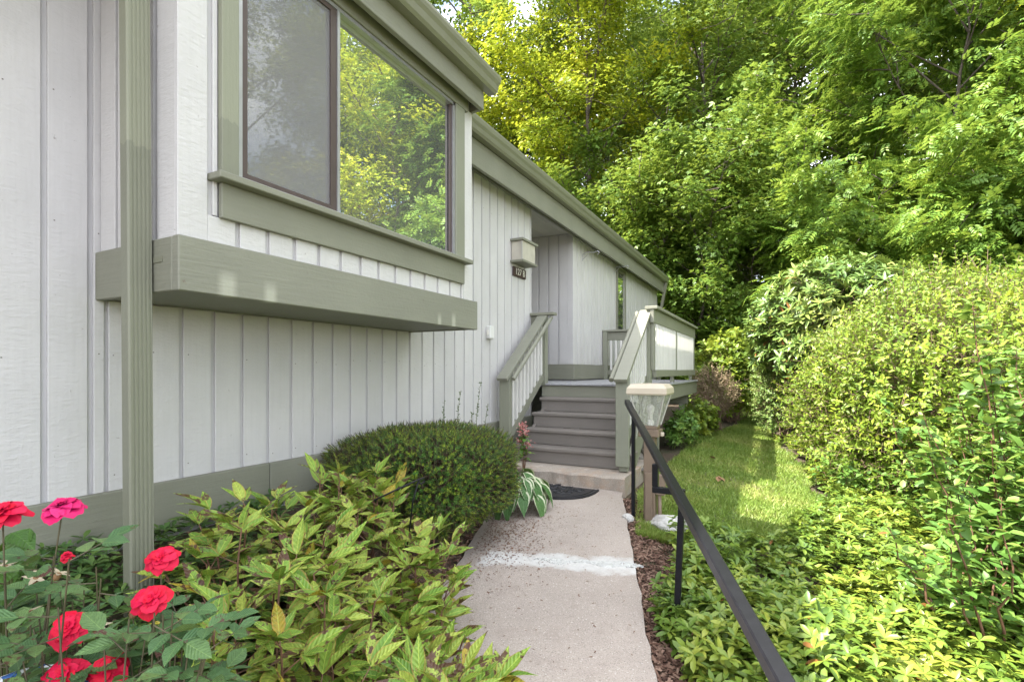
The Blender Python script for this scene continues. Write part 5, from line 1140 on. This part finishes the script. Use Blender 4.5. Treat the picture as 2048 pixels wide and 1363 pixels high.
# ------------------------------------------------------------------ trees
def tree_mesh(seed, H, cr, base_f, tm, lsize, per, mat, nl=26, r0=0.22, flat=0.55, el0=0.1, el1=0.95, clump=0.38, profile=0.7, droop=0.2, nsub=7, ntw=5, twsides=3):
    r = np.random.default_rng(seed); ch = []; tw = []
    k = np.linspace(0, 1, 12)[:, None]; T = np.concatenate([np.cumsum(r.normal(size=(12, 2)) * 0.10, 0), k * H * 0.93], 1); T[:, :2] -= T[0, :2]; T[0, 2] = -0.4
    ch.append((T, r0 * (1 - 0.9 * np.linspace(0, 1, 12) ** 0.8)))
    cl = []
    for i in range(nl):
        t = base_f + (0.98 - base_f) * (i + 0.5) / nl; b = np.array([np.interp(t, k[:, 0], T[:, j]) for j in range(3)])
        az = i * 2.4 + r.normal() * 0.4; s = (t - base_f) / (1 - base_f); L = cr * (math.sin(math.pi * (0.12 + 0.88 * (1 - s)) ** profile) * 0.75 + 0.30) * r.uniform(0.75, 1.15); el = el0 + (el1 - el0) * s + r.normal() * 0.12
        d = np.array([math.cos(az) * math.cos(el), math.sin(az) * math.cos(el), math.sin(el)]); q = np.linspace(0, 1, 6)[:, None]
        P = b + d * L * q + np.array([0, 0, 0.12 * L]) * q ** 2 + np.concatenate([np.zeros((1, 3)), np.cumsum(r.normal(size=(5, 3)) * L * 0.025, 0)]); ch.append((P, r0 * 0.34 * (1 - s * 0.6) * (1 - 0.85 * q[:, 0])))
        for j in range(nsub):
            f = 0.28 + 0.72 * (j + 0.7) / nsub; pb_ = np.array([np.interp(f, q[:, 0], P[:, c]) for c in range(3)]); sd_ = unit(d * 0.55 + unit(r.normal(size=3)) * np.array([1, 1, 0.55])); SL = L * 0.36 * r.uniform(0.6, 1.2) * (1.15 - 0.5 * f)
            pe = pb_ + sd_ * SL; tw.append((np.stack([pb_, (pb_ + pe) / 2 + r.normal(size=3) * 0.05, pe]), (0.020, 0.013, 0.006)))
            for m in range(ntw): ff = (m + 0.8) / ntw; cl.append(np.concatenate([pb_ + (pe - pb_) * ff + r.normal(size=3) * 0.16 * SL, sd_]))
    cl = np.array(cl); n = len(cl); P = np.repeat(cl[:, :3], per, 0); cd = np.repeat(cl[:, 3:], per, 0); cs_ = np.repeat(clump * r.uniform(0.6, 1.3, n), per)
    off = r.normal(size=P.shape) * np.array([1, 1, flat]) * cs_[:, None] * 0.62; P = P + off
    out = unit(P * np.array([1, 1, 0.0]) + off + 1e-6); D = unit(out * 0.8 + cd * 0.4 + r.normal(size=P.shape) * 0.45 - np.array([0, 0, droop])); N = np.array([0, 0, 1.0]) + out * 0.85 + r.normal(size=P.shape) * 0.32
    V, F = place_tmpl(tm, P, D, N, lsize * r.uniform(0.65, 1.2, len(P))); crown = np_mesh('crown', V, F, [mat])
    V1, F1 = tubes_np(ch, 7); V2, F2 = tubes_np(tw, twsides); trunk = np_mesh('trunk', np.concatenate([V1, V2]), np.concatenate([F1, F2 + len(V1)]), ['bark'], smooth=True)
    return trunk, crown
def frond(nl=9):
    parts = []
    v, f = diamond(0.20)
    for k in range(nl):
        t = (k // 2) / (nl // 2); sg = -1 if k % 2 else 1
        ang = 0 if k == nl - 1 else sg * 1.05; c, s = math.cos(-ang), math.sin(-ang); sc = 0.36
        vv = v * sc; vv = np.stack([vv[:, 0] * c - vv[:, 1] * s, vv[:, 0] * s + vv[:, 1] * c, vv[:, 2] - 0.10 * vv[:, 1]], 1) + np.array([0, 0.12 + 0.62 * t, -0.22 * t * t]); parts.append((vv, f))
    return join_tmpl(parts)
star = join_tmpl([(np.stack([v[:, 0] * math.cos(a) - v[:, 1] * math.sin(a), v[:, 0] * math.sin(a) + v[:, 1] * math.cos(a), v[:, 2]], 1), f) for (v, f), a in ((diamond(0.30), 0.0), ((diamond(0.24)[0] * 0.85, diamond(0.24)[1]), 0.95), ((diamond(0.24)[0] * 0.85, diamond(0.24)[1]), -0.95))])
KINDS = {
    'maple': tree_mesh(101, 17.0, 5.2, 0.12, star, 0.125, 46, 'maple', nl=34, clump=0.46, nsub=8),
    'green': tree_mesh(102, 16.0, 4.6, 0.06, star, 0.135, 36, 'green_maple', nl=32, clump=0.46),
    'dark': tree_mesh(103, 18.0, 5.0, 0.03, diamond(0.34), 0.19, 42, 'dark_tree', nl=34, clump=0.55),
    'ash': tree_mesh(104, 11.5, 4.4, 0.10, frond(9), 0.36, 17, 'ash', nl=28, r0=0.14, clump=0.42, droop=0.35),
    'open': tree_mesh(107, 15.0, 5.0, 0.24, star, 0.14, 26, 'maple', nl=22, clump=0.46, nsub=7),
    'under': tree_mesh(105, 6.5, 2.9, 0.05, star, 0.115, 34, 'green_maple', nl=22, r0=0.07, clump=0.34, nsub=6),
    'bushy': tree_mesh(106, 5.0, 2.6, 0.03, frond(9), 0.34, 14, 'ash', nl=20, r0=0.06, clump=0.36, droop=0.35, nsub=6),
}
def tree(kind, x, y, rz, s, label, name, group='trees of the wood edge', sz=None):
    root = empty(name, (x, y, g(x, y) - 0.05), label, 'tree', group); root.rotation_euler = (0, 0, rz); root.scale = (s, s, sz or s)
    link('trunk', KINDS[kind][0], root); link('crown', KINDS[kind][1], root); return root
tree('maple', -6.6, 19.0, 0.4, 1.0, 'tall maple turning yellow behind the far end of the house roof', 'maple_tree')
tree('maple', -10.5, 21.5, 2.4, 0.92, 'yellowing maple half hidden by the higher gutter', 'maple_tree')
tree('green', -2.4, 21.0, 1.0, 1.05, 'tall green maple next to the yellow one', 'maple_tree')
tree('under', -2.6, 16.9, 0.3, 1.15, 'young maple with layered boughs beside the far house corner', 'maple_sapling')
tree('under', -4.6, 18.0, 2.1, 1.25, 'young maple seen above the long gutter', 'maple_sapling')
tree('under', -0.4, 17.6, 4.0, 1.0, 'shaded young maple over the gap between house and shrubs', 'maple_sapling')
tree('ash', 3.6, 17.2, 0.0, 1.05, 'broad ash with feathery leaves rising over the rhododendron', 'ash_tree')
tree('ash', 6.4, 18.2, 1.9, 1.10, 'broad ash with feathery leaves behind the tall thin shoots', 'ash_tree')
tree('bushy', 1.2, 15.2, 0.7, 1.0, 'low feathery ash reaching over the rhododendron', 'ash_sapling')
tree('bushy', 4.6, 13.4, 2.7, 1.05, 'low feathery ash behind the huge sunlit shrub', 'ash_sapling')
tree('dark', 1.0, 24.5, 0.0, 1.0, 'dark wood tree behind the ash and the green maple', 'wood_tree')
for i, (x, y, s) in enumerate(((-16, 27, 0.95), (-9, 29, 1.1), (-3, 29.5, 1.1), (6, 25, 1.05), (11.5, 24, 1.1), (3, 31, 1.2), (16, 20, 1.0), (-6, 35, 1.3), (0, 37, 1.35), (8, 33, 1.3), (14, 31, 1.3), (20, 28, 1.2), (-13, 36, 1.3))):
    tree('dark', x, y, 1.3 * i + 0.5, s, 'dark wood tree in the back row of the wood', 'wood_tree')
# the wood goes on to the right; it is seen mirrored in the bay window
for i, (kd, x, y, s, lab) in enumerate((('open', 9.0, 15.4, 0.9, 'yellowing maple mirrored in the clear pane of the bay window'), ('open', 12.8, 11.5, 0.95, 'maple mirrored beside the screened pane of the bay window'), ('open', 11.5, 20.0, 1.05, 'farther maple mirrored between the boughs in the clear pane'), ('open', 14.0, 5.0, 0.9, 'maple mirrored dimly behind the insect screen'), ('dark', 21.0, 13.0, 0.9, 'dark wood tree mirrored behind the maples in the bay window'))):
    tree(kd, x, y, 2.1 * i + 0.6, s, lab, 'maple_tree' if kd == 'open' else 'wood_tree', 'trees mirrored in the window')
tree('green', -12.6, 20.5, 2.2, 1.35, 'dark green tree showing over the gutter of the bay', 'maple_tree')

# ------------------------------------------------------------------ lift everything from eye-relative heights
for o in C.objects:
    if o.parent is None and o.type in ('MESH', 'EMPTY'): o.location.z += Z0
